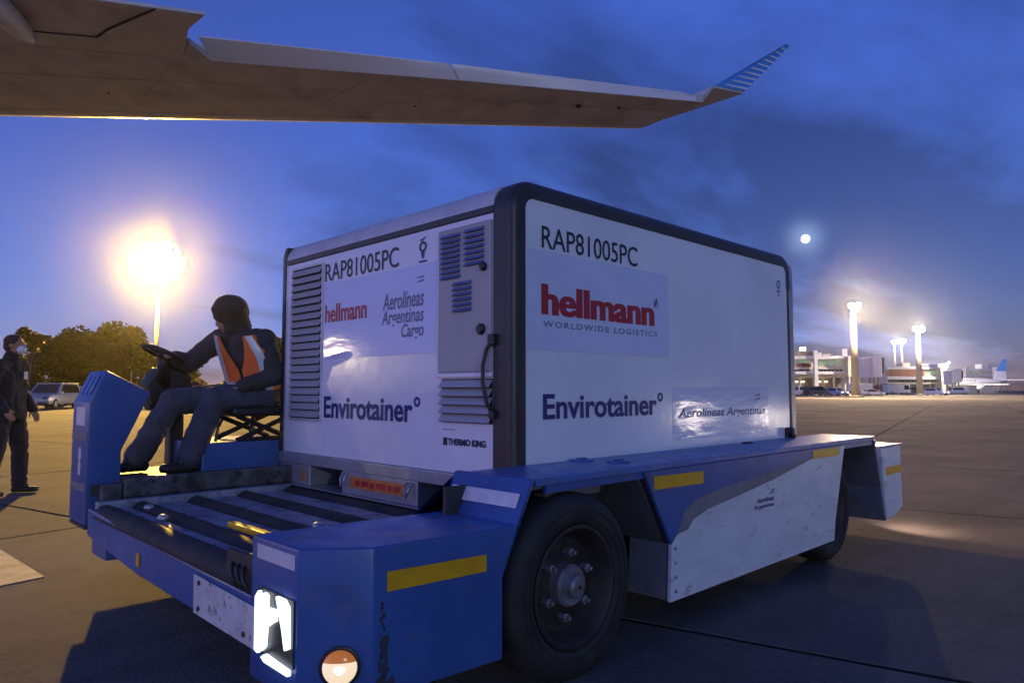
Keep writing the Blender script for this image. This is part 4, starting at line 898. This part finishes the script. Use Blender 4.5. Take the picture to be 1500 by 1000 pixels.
for i in range(4): bm.faces.new((vf[i], vf[(i + 1) % 4], vb[(i + 1) % 4], vb[i]))
bmesh.ops.recalc_face_normals(bm, faces=bm.faces)
for v in bm.verts: v.co -= wloc(WG)
bm.to_mesh(wl.data); bm.free()
for k in range(10):
    t0 = 0.03 + 0.095 * k; t1 = t0 + 0.036
    e0, e1 = B_.lerp(T1, t0), B_.lerp(T1, t1); i0, i1 = e0.lerp(A_.lerp(T2, t0 + 0.02), 0.78), e1.lerp(A_.lerp(T2, t1 + 0.0), 0.78)
    bm = bmn(); q = [p + nw * 0.033 for p in (e0, e1, i1, i0)]; f_ = [bm.verts.new(p) for p in q]; bm.faces.new(f_); g_ = [bm.verts.new(p - nw * 0.002) for p in q]; bm.faces.new(list(reversed(g_)))
    for i in range(4): bm.faces.new((f_[i], g_[i], g_[(i + 1) % 4], f_[(i + 1) % 4]))
    bmesh.ops.recalc_face_normals(bm, faces=bm.faces); obj('stripe', bm, 'fuselage', wl)
# flap track fairing at the left edge of the view
obj('track_fairing', ell(bmn(), (-1.10, 9.30, 6.62), (0.22, 1.5, 0.22), 20, Matrix.Rotation(R(-38), 3, 'Z')), 'alu_light', WG, True)

# ------------------------------------------------------------------ floodlight masts
def mast(name, label, loc, h, lensmat, power, colr, n=3, rows=2, w=1.1, group='apron floodlight masts', r0=0.34, aim=None, tiers=None):
    t = thing(name, label, 'light mast', loc, FACE if aim is None else aim, group)
    obj('pole', tube(bmn(), [(0, 0, 0), (0, 0, h * 0.5), (0, 0, h)], [r0, r0 * 0.8, r0 * 0.6], 14), 'mast', t, True)
    obj('foot', lathe(bmn(), [(r0 * 2, 0), (r0 * 2, 0.25), (r0 * 1.1, 0.3)], (0, 0, 0), 'z', 16), 'mast', t)
    tot = n * w * 1.1; bm = bmn()
    for j in range(rows): tt = (tiers[j] / n if tiers else 1) * tot; box(bm, -tt / 2, tt / 2, -0.12, 0.12, h - 0.1 + j * w * 0.95, h + 0.1 + j * w * 0.95)
    obj('crossbar', bm, 'mast', t)
    for j in range(rows):
        for i in range(tiers[j] if tiers else n):
            x = (i - ((tiers[j] if tiers else n) - 1) / 2) * w * 1.1; z = h + j * w * 0.95
            fl = obj('floodlight', prism(bmn(), [(-0.15, z - w * 0.42), (-0.55, z - w * 0.30), (-0.55, z + w * 0.42), (-0.15, z + w * 0.42)], 'x', x - w * 0.48, x + w * 0.48, 0.03), 'mast', t)
            obj('lens', lathe(bmn(), [(w * 0.47, -0.60), (w * 0.46, -0.66), (w * 0.30, -0.72), (w * 0.05, -0.74)], (x, 0, z), 'y', 20), lensmat, fl, True)
    ld = bpy.data.lights.new('floodlight_beam', 'POINT'); lo = bpy.data.objects.new('floodlight_beam', ld); COL.objects.link(lo); lo.parent = t
    lo.location = (0, -1.1, h + (rows - 1) * w * 0.45); ld.energy = power; ld.color = colr; ld.shadow_soft_size = 0.5
    return t
P_ = far(228, 100); mast('floodlight_mast', 'tall floodlight mast with blazing lamps above the dark trees', P_, 16.7, 'flood_warm', 6.2e5, (1.0, 0.58, 0.07), 6, 5, 1.25, tiers=(3, 5, 6, 5, 3))  # lamp head enlarged to a round cluster as wide as its glare
P_ = far(1252, 115); mast('floodlight_mast', 'brightest floodlight mast of the right side, beside the corrugated drum', P_, 14.8, 'flood_amber', 1.0e5, (1.0, 0.70, 0.42), 2, 1, 1.0, r0=0.62)
P_ = far(1346, 160); mast('floodlight_mast', 'white floodlight mast in front of the dark red banded building', P_, 14.9, 'flood_white', 9e4, (1.0, 0.82, 0.60), 2, 1, 1.3, r0=0.7)
P_ = far(1311, 300); mast('floodlight_mast', 'left one of the two distant slim floodlight masts standing close together', P_, 21.3, 'flood_white', 2e4, (1.0, 0.85, 0.66), 2, 1, 1.3, r0=0.5)
P_ = far(1322, 300); mast('floodlight_mast', 'right one of the two distant slim floodlight masts standing close together', P_, 21.9, 'flood_white', 2e4, (1.0, 0.85, 0.66), 2, 1, 1.5, r0=0.5)
mast('floodlight_mast', 'floodlight mast out of view to the left, mirrored in the container front', Vector((-76, 131, 0)), 8.9, 'flood_amber', 1.6e4, (1.0, 0.78, 0.48), 2, 1, 1.3, aim=math.atan2(-131, 76) + R(90))
mast('floodlight_mast', 'unseen floodlight mast added behind the photographer to light the container side', Vector((-45, -112, 0)), 19.5, 'flood_white', 6.2e4, (0.74, 0.92, 1.0), 3, 1, 1.3, aim=math.atan2(112, 45) + R(90))  # added out of view as fill light for the container's long side

# ------------------------------------------------------------------ terminal, far right
def part(t, name, m, *b, bev=0.0): return obj(name, box(bmn(), *b, bev), m, t)
def hz(y, depth): return 1.2 + (571 - y) / 1039 * depth      # height of something that shows at picture row y
def wd(px, depth): return (px - 750) / 1039 * depth
def panes(t, par, x0, x1, n, z0, z1, y, m, gap=0.15):
    w = (x1 - x0) / n; bm = box(bmn(), 0, w - gap, 0, 0.06, 0, z1 - z0); me = bpy.data.meshes.new('pane'); bm.to_mesh(me); bm.free(); me.materials.append(M[m])
    for k in range(n):
        o = bpy.data.objects.new('window', me); COL.objects.link(o); o.parent = par; o.location = (x0 + w * k + gap / 2, y, z0)
D1 = 170; o1 = Vector((CAM.x, CAM.y, 0)) + FWD * D1
T1_ = thing('terminal_building', 'cream terminal building with green window bands just right of the container', 'building', o1, FACE)
X = lambda px: wd(px, D1); Z = lambda y: hz(y, D1)
part(T1_, 'wall', 'facade', X(1120), X(1242), 0.0, 14, Z(553), Z(521))
part(T1_, 'roof_slab', 'facade_white', X(1118), X(1245), -1.2, 14.2, Z(526), Z(521.5))
part(T1_, 'floor_slab', 'facade_white', X(1118), X(1245), -1.2, -0.01, Z(548), Z(544))
part(T1_, 'spandrel', 'facade', X(1120), X(1241), -0.5, -0.01, Z(541), Z(535.5))
panes(T1_, T1_, X(1120), X(1186), 8, Z(535), Z(526.5), -0.10, 'pane'); panes(T1_, T1_, X(1194), X(1240), 8, Z(535), Z(526.5), -0.10, 'pane')
panes(T1_, T1_, X(1120), X(1186), 8, Z(544), Z(541), -0.10, 'pane_dark'); panes(T1_, T1_, X(1194), X(1240), 8, Z(544), Z(541), -0.10, 'pane_dark')
part(T1_, 'sign_band', 'redband', X(1166), X(1186), -0.7, -0.52, Z(537.5), Z(532))
part(T1_, 'column', 'facade_white', X(1188), X(1193), -2.0, -0.7 - 0.55, 0, Z(514))
part(T1_, 'upper_storey', 'facade_dark', X(1130), X(1212), 4, 12, Z(521), Z(513))
part(T1_, 'roof_unit', 'facade_white', X(1200), X(1206), 0.5, 3, Z(521.3), Z(516)); part(T1_, 'roof_unit', 'facade', X(1207), X(1219), 0.5, 3.5, Z(521.3), Z(518))
part(T1_, 'roof_lamp', 'bulb', X(1178), X(1186), 2, 2.5, Z(513), Z(508))
part(T1_, 'ground_floor', 'facade_dark', X(1120), X(1240), 3, 13, 0, Z(553.3))
for px in (1150, 1172, 1206, 1222, 1238): part(T1_, 'pillar', 'facade', X(px), X(px + 2), 0.5, 1.0, 0, Z(553.2))
for px in (1168, 1178, 1202, 1212): part(T1_, 'ceiling_light', 'bulb', X(px), X(px + 5), 2.0, 2.5, Z(559.5), Z(558.3))
T2_ = thing('stair_tower', 'pale rendered tower block behind the brightest right-hand mast', 'building', o1 + FWD * -3, FACE)
X = lambda px: wd(px, D1 - 3); Z = lambda y: hz(y, D1 - 3)
part(T2_, 'wall', 'facade', X(1242.5), X(1257), 0, 8, Z(551), Z(524)); part(T2_, 'roof_room', 'facade_white', X(1240), X(1248), 2, 5, Z(523.8), Z(510)); part(T2_, 'cornice', 'facade_white', X(1242), X(1257.4), -0.3, 8.2, Z(524), Z(521.5))
for px in (1244, 1250, 1255): part(T2_, 'pillar', 'facade_white', X(px), X(px + 1.6), 0.3, 0.8, 0, Z(551.2))
def drum(name, label, px0, px1, y0, y1, depth, m):
    cx = (wd(px0, depth) + wd(px1, depth)) / 2; r = (wd(px1, depth) - wd(px0, depth)) / 2
    t = thing(name, label, 'jet bridge', Vector((CAM.x, CAM.y, 0)) + FWD * depth + RGT * cx, FACE, 'jet bridge rotundas')
    z0, z1 = hz(y1, depth), hz(y0, depth); bm = bmn(); n = 48; ra = []; rb = []
    for k in range(n):
        q = r * (1 if k % 2 else 0.965); a = 2 * math.pi * k / n; ra.append(bm.verts.new((q * math.cos(a), q * math.sin(a), z0))); rb.append(bm.verts.new((q * math.cos(a), q * math.sin(a), z1)))
    bm.faces.new(list(reversed(ra))); bm.faces.new(rb)
    for k in range(n): bm.faces.new((ra[k], ra[(k + 1) % n], rb[(k + 1) % n], rb[k]))
    obj('drum_wall', bm, m, t); obj('cap_ring', lathe(bmn(), [(r * 1.03, z1 - 0.25), (r * 1.03, z1 + 0.1), (r * 0.5, z1 + 0.15)], (0, 0, 0), 'z', 32), 'facade_white', t)
    for a in (-0.5, 0.5): obj('support_leg', tube(bmn(), [(r * a, 0, 0), (r * a, 0, z0)], 0.3, 10), 'mast', t)
    return t
drum('jet_bridge_rotunda', 'grey corrugated drum of a jet bridge beside the brightest mast', 1257, 1279, 524, 553, 160, 'corr')
drum('jet_bridge_rotunda', 'grey corrugated drum between the red banded building and the far white bridge', 1382, 1398, 543, 563, 230, 'corr')
drum('jet_bridge_rotunda', 'pale drum closest to the far aircraft tail', 1455, 1469, 538, 553, 262, 'facade_white')
def bridge(label, px0, px1, y0, y1, depth, cab):
    t = thing('jet_bridge_cab', label, 'jet bridge', Vector((CAM.x, CAM.y, 0)) + FWD * depth + RGT * wd(px0, depth), FACE, 'jet bridge cabs')
    w = wd(px1, depth) - wd(px0, depth); z0, z1 = hz(y1, depth), hz(y0, depth)
    obj('cab_wall', box(bmn(), 0, w, 0, w, z0, z1, 0.08), 'facade_white', t)
    obj('cab_roof', prism(bmn(), [(-0.1, z1 + 0.01), (w * 1.35, z1 + 0.01), (w * 1.35, z1 + 0.18), (-0.1, z1 + 0.3)], 'y', -0.2, w + 0.2), 'facade_white', t)
    if cab: obj('bellows', prism(bmn(), [(w + 0.01, z0 + 0.3), (w * 1.25, z0 + 0.9), (w * 1.3, z1 - 0.5), (w + 0.01, z1 - 0.05)], 'y', 0.1, w - 0.1), 'black', t)
    for k in range(3): obj('wall_rib', box(bmn(), w * (0.2 + 0.28 * k), w * (0.24 + 0.28 * k), -0.06, -0.005, z0 + 0.2, z1 - 0.2), 'corr', t)
    for a in (0.25, 0.75): obj('support_leg', box(bmn(), w * a - 0.15, w * a + 0.15, w * 0.4, w * 0.6, 0, z0), 'mast', t)
    obj('stair_landing', box(bmn(), 0.1, w * 0.9, -1.0, -0.1, z0 * 0.55, z0 * 0.55 + 0.15), 'mast', t)
    return t
bridge('white boxy jet bridge cab with black bellows right of the corrugated drum', 1279.5, 1292, 522.5, 552, 158, True)
bridge('white boxy jet bridge cab right of the middle corrugated drum', 1399, 1408, 541, 560, 226, True)
D3 = 235; o3 = Vector((CAM.x, CAM.y, 0)) + FWD * D3
T3_ = thing('terminal_building', 'long low terminal building with a dark red band in the middle distance', 'building', o3, FACE)
X = lambda px: wd(px, D3); Z = lambda y: hz(y, D3)
part(T3_, 'wall', 'facade', X(1298), X(1378), 0, 16, Z(562), Z(538)); part(T3_, 'roof_slab', 'facade_white', X(1297), X(1379), -1, 16.2, Z(540.5), Z(537))
part(T3_, 'red_band', 'redband', X(1299), X(1352), -0.5, -0.01, Z(551), Z(541.5)); part(T3_, 'floor_slab', 'facade_white', X(1297.5), X(1378), -0.8, -0.01, Z(555), Z(551.8))
panes(T3_, T3_, X(1353), X(1377), 8, Z(550), Z(543), -0.1, 'pane'); panes(T3_, T3_, X(1300), X(1376), 16, Z(560), Z(556), -0.1, 'pane_dark')
part(T3_, 'roof_unit', 'facade', X(1327), X(1338), 2, 6, Z(536.9), Z(531)); part(T3_, 'roof_unit', 'facade_white', X(1356), X(1366), 2, 6, Z(536.9), Z(533))
part(T3_, 'ground_floor', 'facade_dark', X(1298), X(1376), 2, 15, 0, Z(562.2))
for px in (1301, 1316, 1331, 1362, 1374): part(T3_, 'pillar', 'facade', X(px), X(px + 1.4), 0.2, 0.8, 0, Z(562.1))
part(T3_, 'ceiling_light', 'bulb', X(1304), X(1309), 1, 1.4, Z(556.5), Z(555.4)); part(T3_, 'ceiling_light', 'bulb', X(1320), X(1324), 1, 1.4, Z(556.5), Z(555.4))
T4_ = thing('stair_tower', 'pale stair tower with square cap right of the red banded building', 'building', o3 + FWD * -2, FACE)
X = lambda px: wd(px, D3 - 2); Z = lambda y: hz(y, D3 - 2)
part(T4_, 'wall', 'facade', X(1378.5), X(1385), 0, 5, 0, Z(538)); part(T4_, 'roof_room', 'facade_white', X(1374), X(1387), -0.3, 5, Z(538), Z(533))
added_roof_lamp = part(T4_, 'roof_lamp', 'bulb', X(1386), X(1389), -0.9, -0.6, Z(532), Z(530.5))  # added lamp, there only to brighten the parked aircraft
rd = bpy.data.lights.new('added_roof_beam', 'POINT'); ro_ = bpy.data.objects.new('added_roof_beam', rd); COL.objects.link(ro_); ro_.parent = added_roof_lamp; ro_.location = (X(1392), -2.5, Z(531)); rd.energy = 2.2e4; rd.color = (1, 0.86, 0.66); rd.shadow_soft_size = 0.3
D5 = 275; o5 = Vector((CAM.x, CAM.y, 0)) + FWD * D5
T5_ = thing('terminal_building', 'farthest terminal building with pale window bands behind the parked aircraft', 'building', o5, FACE)
X = lambda px: wd(px, D5); Z = lambda y: hz(y, D5)
part(T5_, 'wall', 'facade', X(1412), X(1456), 0, 12, 0, Z(541)); part(T5_, 'roof_slab', 'facade_white', X(1411), X(1456), -0.8, 12, Z(543), Z(540)); part(T5_, 'floor_slab', 'facade_white', X(1411), X(1456), -0.6, -0.01, Z(551), Z(548.5))
panes(T5_, T5_, X(1417), X(1437), 6, Z(547.5), Z(543.5), -0.1, 'pane'); part(T5_, 'roof_room', 'facade_white', X(1438), X(1447), 0, 4, Z(540), Z(533)); part(T5_, 'column', 'facade_white', X(1411), X(1416), -1.4, -0.85, 0, Z(537))

# parked aircraft far right
D6 = 240; AP = thing('parked_airplane', 'white airliner with a blue topped tail parked at the far terminal', 'airplane', Vector((CAM.x, CAM.y, 0)) + FWD * D6, FACE)
X = lambda px: wd(px, D6); Z = lambda y: hz(y, D6)
zc_ = (Z(553) + Z(566)) / 2; rr_ = (Z(553) - Z(566)) / 2
obj('fuselage', lathe(bmn(), [(0.3, X(1388)), (rr_ * 0.7, X(1391)), (rr_, X(1398)), (rr_, X(1440)), (rr_ * 0.92, X(1455)), (rr_ * 0.6, X(1472)), (rr_ * 0.2, X(1486))], (0, 4, zc_), 'x', 24), 'fuselage', AP, True)
for v in bpy.data.objects[-1:]: pass
obj('tail_fin', prism(bmn(), [(X(1466), zc_ + rr_ * 0.5), (X(1485), zc_ + rr_ * 0.2), (X(1484.5), Z(543)), (X(1470), Z(543))], 'y', 3.8, 4.2), 'fuselage', AP)
obj('tail_fin_top', prism(bmn(), [(X(1470.1), Z(542.9)), (X(1484.5), Z(542.9)), (X(1487.5), Z(525.5)), (X(1481.5), Z(525.5))], 'y', 3.8, 4.2), 'winglet', AP)
obj('tailplane', prism(bmn(), [(X(1472), -1.5), (X(1484), -6), (X(1487), -6), (X(1483), 4), (X(1472), 4)], 'z', zc_ + 0.6, zc_ + 0.85), 'fuselage', AP)
obj('wing', prism(bmn(), [(X(1424), 2), (X(1440), -12), (X(1444), -12), (X(1440), 2)], 'z', zc_ - 1.0, zc_ - 0.7), 'fuselage', AP)
obj('engine', lathe(bmn(), [(0.7, X(1422)), (0.95, X(1424)), (0.9, X(1429)), (0.5, X(1432))], (0, -3, zc_ - 1.6), 'x', 18), 'fuselage', AP, True)
for px in (1400, 1443): obj('landing_gear', tube(bmn(), [(X(px), 4, 0), (X(px), 4, zc_ - rr_ * 0.8)], 0.3, 8), 'black', AP)
for k in range(9): obj('cabin_window', box(bmn(), X(1402 + 4 * k), X(1402 + 4 * k) + 0.35, 4 - rr_ * 0.97, 4 - rr_ * 0.9, zc_ + 0.35, zc_ + 0.75), 'glass', AP)

# ------------------------------------------------------------------ vehicles
def car(name, label, loc, rz, paint, kind='car', lights=True, group='vehicles around the apron', cat=None):
    t = thing(name, label, cat or ('van' if kind == 'van' else 'car'), loc, rz, group)
    l, w, h = {'car': (4.3, 1.75, 1.45), 'van': (4.9, 1.9, 1.95), 'suv': (4.5, 1.86, 1.66), 'truck': (6.5, 2.2, 2.6)}[kind]
    hb = h * (0.58 if kind != 'truck' else 0.45)
    prof = {'car': [(-l / 2, 0.28), (-l / 2, hb * 0.95), (-l * 0.45, hb), (l * 0.22, hb), (l * 0.46, hb * 0.82), (l / 2, hb * 0.6), (l / 2, 0.28)],
            'suv': [(-l / 2, 0.32), (-l / 2, hb), (l * 0.2, hb), (l * 0.44, hb * 0.93), (l / 2, hb * 0.7), (l / 2, 0.32)],
            'van': [(-l / 2, 0.3), (-l / 2, hb), (l * 0.3, hb), (l * 0.46, hb * 0.8), (l / 2, hb * 0.6), (l / 2, 0.3)],
            'truck': [(-l / 2, 0.5), (-l / 2, hb * 0.8), (l * 0.2, hb * 0.8), (l * 0.2, hb), (l / 2, hb), (l / 2, 0.4)]}[kind]
    obj('body', prism(bmn(), prof, 'y', -w / 2, w / 2, 0.06), paint, t, True, 40)
    a, b, c, d = {'car': (-0.40, -0.28, 0.06, 0.24), 'suv': (-0.49, -0.44, 0.06, 0.22), 'van': (-0.49, -0.47, 0.24, 0.36), 'truck': (0.22, 0.22, 0.44, 0.49)}[kind]
    bm = bmn(); lo_ = [(a * l, -w * 0.47), (d * l, -w * 0.47), (d * l, w * 0.47), (a * l, w * 0.47)]; hi_ = [(b * l, -w * 0.40), (c * l, -w * 0.40), (c * l, w * 0.40), (b * l, w * 0.40)]
    va = [bm.verts.new((*p, hb + 0.001)) for p in lo_]; vb = [bm.verts.new((*p, h - 0.06)) for p in hi_]
    bm.faces.new(list(reversed(va))); bm.faces.new(vb); sides = [bm.faces.new((va[i], va[(i + 1) % 4], vb[(i + 1) % 4], vb[i])) for i in range(4)]
    cab = obj('cabin', bm, paint, t)
    for i in range(4):
        q = [Vector((*lo_[i], hb)), Vector((*lo_[(i + 1) % 4], hb)), Vector((*hi_[(i + 1) % 4], h - 0.06)), Vector((*hi_[i], h - 0.06))]; c0_ = sum(q, Vector()) / 4
        nrm = (q[1] - q[0]).cross(q[3] - q[0]).normalized(); bm = bmn(); f1 = [bm.verts.new(c0_ + (p - c0_) * 0.84 + nrm * 0.012) for p in q]; f0 = [bm.verts.new(c0_ + (p - c0_) * 0.86 + nrm * 0.001) for p in q]; bm.faces.new(f1)
        for k in range(4): bm.faces.new((f0[k], f0[(k + 1) % 4], f1[(k + 1) % 4], f1[k]))
        obj('window', bm, 'glass', cab)
    obj('roof', box(bmn(), b * l - 0.03, c * l + 0.05, -w * 0.415, w * 0.415, h - 0.059, h, 0.025), paint, t)
    if kind == 'truck': obj('cargo_box', box(bmn(), -l / 2, l * 0.19, -w / 2, w / 2, hb * 0.81, h, 0.04), 'car_white', t)
    for sx in (-0.31, 0.32):
        for sy in (-1, 1):
            wr = 0.33 if kind != 'truck' else 0.42
            wh = obj('wheel', lathe(bmn(), [(wr * 0.6, 0), (wr, 0.02), (wr, 0.2), (wr * 0.6, 0.22)], (sx * l, sy * (w / 2 - 0.19) - (0.2 if sy < 0 else 0.0) + (0.0), wr), 'y', 18), 'tyre', t, True, 40)
            obj('rim', lathe(bmn(), [(wr * 0.55, -0.01 if sy < 0 else 0.23), (wr * 0.2, -0.02 if sy < 0 else 0.24)], (sx * l, sy * (w / 2 - 0.19) - (0.2 if sy < 0 else 0.0), wr), 'y', 14), 'alu', wh)
    for sy in (-1, 1):
        obj('headlight', ell(bmn(), (l / 2 - 0.04, sy * w * 0.36, hb * 0.72), (0.06, 0.17, 0.09), 12), 'bulb' if lights else 'reflector', t, True)
        obj('mirror', box(bmn(), d * l - 0.25, d * l - 0.1, sy * w * 0.5 - 0.08 + 0.08 * sy, sy * w * 0.5 + 0.08 + 0.08 * sy, hb, hb + 0.16, 0.03), paint, t)
    obj('bumper', box(bmn(), l / 2 - 0.02, l / 2 + 0.05, -w * 0.46, w * 0.46, 0.30, 0.46, 0.03), 'black', t)
    obj('number_plate', box(bmn(), l / 2 + 0.051, l / 2 + 0.058, -0.26, 0.26, 0.33, 0.44), 'car_white', t)
    return t
TOCAM = YAW + R(180)
car('parked_car', 'silver car with windscreen facing the camera behind the standing man', far(77, 46), TOCAM + R(8), 'car_silver', 'suv', False)
car('parked_car', 'dark low car half hidden behind the blue console beside the silver car', far(112, 51), TOCAM + R(-30), 'car_silver', 'car', False)
car('parked_car', 'dark car with a lit headlight seen beyond the console and driver', far(231, 46), TOCAM + R(-60), 'car_dark', 'car', True)
car('service_van', 'pale van below the cream terminal building close to the container', far(1175, 150), YAW + R(-60), 'car_white', 'van', False)
car('service_van', 'dark van in front of the cream terminal building', far(1194, 146), YAW + R(-75), 'car_dark', 'van', False)
car('parked_car', 'bluish car with lit headlamps under the brightest mast', far(1226, 152), TOCAM + R(15), 'car_blue', 'suv', True)
car('service_truck', 'red and white box truck next to the corrugated drum', far(1265, 156), YAW + R(-80), 'car_red', 'truck', False, cat='truck')
car('parked_car', 'pale car parked below the white jet bridge cab', far(1277, 150), YAW + R(-95), 'car_white', 'car', False)
car('service_truck', 'truck parked below the dark red banded building', far(1312, 190), YAW + R(-85), 'car_white', 'truck', False, cat='truck')
car('parked_car', 'dark car parked left of the white mast', far(1340, 195), YAW + R(-80), 'car_dark', 'van', False)
car('apron_vehicle', 'pale blue vehicle with bright headlamps out on the open apron', far(1370, 150), TOCAM + R(24), 'car_blue', 'suv', True)
car('service_truck', 'low pale truck at the nose of the parked aircraft', far(1402, 205), YAW + R(-88), 'car_white', 'van', False, cat='truck')
sv = car('service_car', 'service car with headlights on, out of view right of the transporter', (10.9, -4.75, 0), math.atan2(4.33, -7.9), 'car_white', 'suv', True)
for sy in (-0.66, 0.66):
    l_ = bpy.data.lights.new('headlight_beam', 'SPOT'); q_ = bpy.data.objects.new('headlight_beam', l_); COL.objects.link(q_); q_.parent = sv; q_.location = (2.30, sy, 0.72)
    q_.rotation_euler = Vector((1, 0.0, -0.12)).to_track_quat('-Z', 'Y').to_euler(); l_.energy = 22; l_.spot_size = R(50); l_.spot_blend = 1; l_.color = (1, 0.86, 0.72); l_.shadow_soft_size = 0.08
# ------------------------------------------------------------------ small lamp posts far left
def post(label, px, y, depth, arm=0.0):
    h = hz(y, depth); t = thing('lamp_post', label, 'street lamp', far(px, depth), FACE, 'small street lamps at the tree line')
    obj('pole', tube(bmn(), [(0, 0, 0), (0, 0, h - 0.1)], [0.07, 0.05], 8), 'mast', t); obj('lamp_head', ell(bmn(), (0, 0, h), (0.22, 0.22, 0.22), 12), 'bulb', t, True)
    obj('collar', lathe(bmn(), [(0.09, h - 0.30), (0.12, h - 0.20), (0.06, h - 0.18)], (0, 0, 0), 'z', 10), 'mast', t)
post('small globe lamp left of the tall floodlight mast', 193, 537, 68); post('small globe lamp at the foot of the tall floodlight mast', 222, 547, 70)
post('tiny lamp in front of the largest dark tree', 120, 539, 72); post('tiny lamp right of the standing man', 54, 551, 72); post('faint lamp between the standing man and the largest tree', 82, 552, 72)

# ------------------------------------------------------------------ trees
def crown(name, rx, rz, seed, n=9000, lobes=11, leaf=0.42):
    rnd = random.Random(seed); bm = bmn(); L_ = []
    for k in range(lobes):
        a = rnd.uniform(0, 2 * math.pi); q = rnd.uniform(0.25, 0.72); L_.append((Vector((rx * q * math.cos(a), rx * q * math.sin(a), rz * rnd.uniform(-0.55, 0.62))), rnd.uniform(0.30, 0.52)))
    L_.append((Vector((0, 0, 0)), 0.62))
    for k in range(n):
        c, s = rnd.choice(L_); d = Vector((rnd.gauss(0, 1), rnd.gauss(0, 1), rnd.gauss(0, 1))).normalized() * (rnd.random() ** 0.45)
        p = c + Vector((d.x * rx * s, d.y * rx * s, d.z * rz * s))
        if noise.noise(p * 0.9 + Vector((seed, 0, 0))) < -0.16: continue
        u = Vector((rnd.gauss(0, 1), rnd.gauss(0, 1), rnd.gauss(0, 0.7))).normalized(); w = u.orthogonal().normalized(); l = leaf * rnd.uniform(0.6, 1.3)
        bm.faces.new([bm.verts.new(p + x) for x in (-u * l * 0.6, w * l * 0.35, u * l * 0.6, -w * l * 0.35)])
    me = bpy.data.meshes.new(name); bm.to_mesh(me); bm.free(); me.materials.append(M['leaf']); return me
def tree(label, px, depth, top, rx, seed, th=None, rz=None, lobes=11, n=9000):
    h = hz(top, depth); t = thing('tree', label, 'tree', far(px, depth), random.random() * 6, 'trees behind the left apron')
    rz = rz or h * 0.44; zc = h - rz * 1.0
    rnd = random.Random(seed); bm = bmn(); tube(bm, [(0, 0, 0), (0.05, 0.03, zc * 0.5), (0.1, 0, zc), (0.12, 0.05, zc + rz * 0.5)], [0.26, 0.2, 0.15, 0.05], 10)
    for k in range(8):
        a = rnd.uniform(0, 6.28); z0 = zc * rnd.uniform(0.55, 1.1); q = rx * rnd.uniform(0.4, 0.75); tube(bm, [(0.05, 0.02, z0), (q * 0.5 * math.cos(a), q * 0.5 * math.sin(a), z0 + rz * 0.3), (q * math.cos(a), q * math.sin(a), z0 + rz * rnd.uniform(0.3, 0.8))], [0.10, 0.07, 0.025], 6)
    obj('trunk', bm, 'bark', t, True)
    o = bpy.data.objects.new('crown', crown('crown', rx, rz, seed, n, lobes)); COL.objects.link(o); o.parent = t; o.location = (0, 0, zc)
    return t
tree('broad dark tree furthest left in the big clump behind the console', 103, 70, 484, 3.6, 3)
tree('tallest broad tree in the middle of the clump behind the console', 148, 73, 472, 3.9, 5)
tree('broad tree right of the clump, touching the floodlight mast', 193, 69, 474, 3.4, 8)
tree('low tree between floodlight mast and driver', 262, 75, 518, 3.0, 11)
tree('dark tree seen between the driver and the container', 398, 72, 489, 3.4, 13)
tree('slender sparse tree right behind the standing man', 46, 62, 479, 1.4, 17, rz=1.3, lobes=4, n=1100)
tree('low dark tree behind the standing man', 10, 70, 520, 3.0, 19)
# low shrubs that run along the far edge of the left apron
def hedge(name, label, px0, px1, depth, h, seed, n):
    rnd = random.Random(seed); bm = bmn()
    for k in range(n):
        px = rnd.uniform(px0, px1); p = far(px, depth + rnd.uniform(-1.5, 1.5)); hh_ = h * (0.65 + 0.55 * noise.noise((px * 0.03, seed, 0))); p.z = hh_ * rnd.random() ** 0.6
        u = Vector((rnd.gauss(0, 1), rnd.gauss(0, 1), rnd.gauss(0, 0.7))).normalized(); w = u.orthogonal().normalized(); l = 0.36 * rnd.uniform(0.6, 1.3)
        bm.faces.new([bm.verts.new(p + x) for x in (-u * l * 0.6, w * l * 0.35, u * l * 0.6, -w * l * 0.35)])
    o = obj(name, bm, 'leaf'); o['kind'] = 'stuff'; tag(o, label, 'shrubs')
hedge('shrub_belt', 'low dark shrubs along the far edge of the left apron', -80, 470, 84, 3.4, 4, 15000)
hedge('far_woodland', 'dark line of woodland on the horizon at the far right', 1470, 1800, 420, 8.5, 9, 6000)

# ------------------------------------------------------------------ moon
mo = obj('moon', ell(bmn(), (0, 0, 0), (1, 1, 1), 32), 'moon', None, True); mo.location = CAM + MOON_DIR.normalized() * 3000; mo.scale = (17, 17, 17)
tag(mo, 'small bright full moon in a gap between the dusk clouds', 'moon')

# ------------------------------------------------------------------ haze, added for the glow round the lamps
hb_ = obj('haze', box(bmn(), -1550, 1550, -1550, 1550, -1.6, 30), 'void'); hb_['kind'] = 'stuff'; hb_['label'] = 'thin haze added over the whole apron to make the lamps glow'; hb_['category'] = 'haze'
hm_ = bpy.data.materials.new('haze'); hm_.use_nodes = True; t = hm_.node_tree; t.nodes.clear()
o_ = t.nodes.new('ShaderNodeOutputMaterial'); v_ = t.nodes.new('ShaderNodeVolumePrincipled'); v_.inputs['Color'].default_value = (1, 0.97, 0.93, 1); v_.inputs['Density'].default_value = 1.0e-4; v_.inputs['Anisotropy'].default_value = 0.94
t.links.new(v_.outputs[0], o_.inputs['Volume']); hb_.data.materials.clear(); hb_.data.materials.append(hm_)
hb_.display_type = 'WIRE'
for o in bpy.data.objects:
    if '_w' in o: del o['_w']
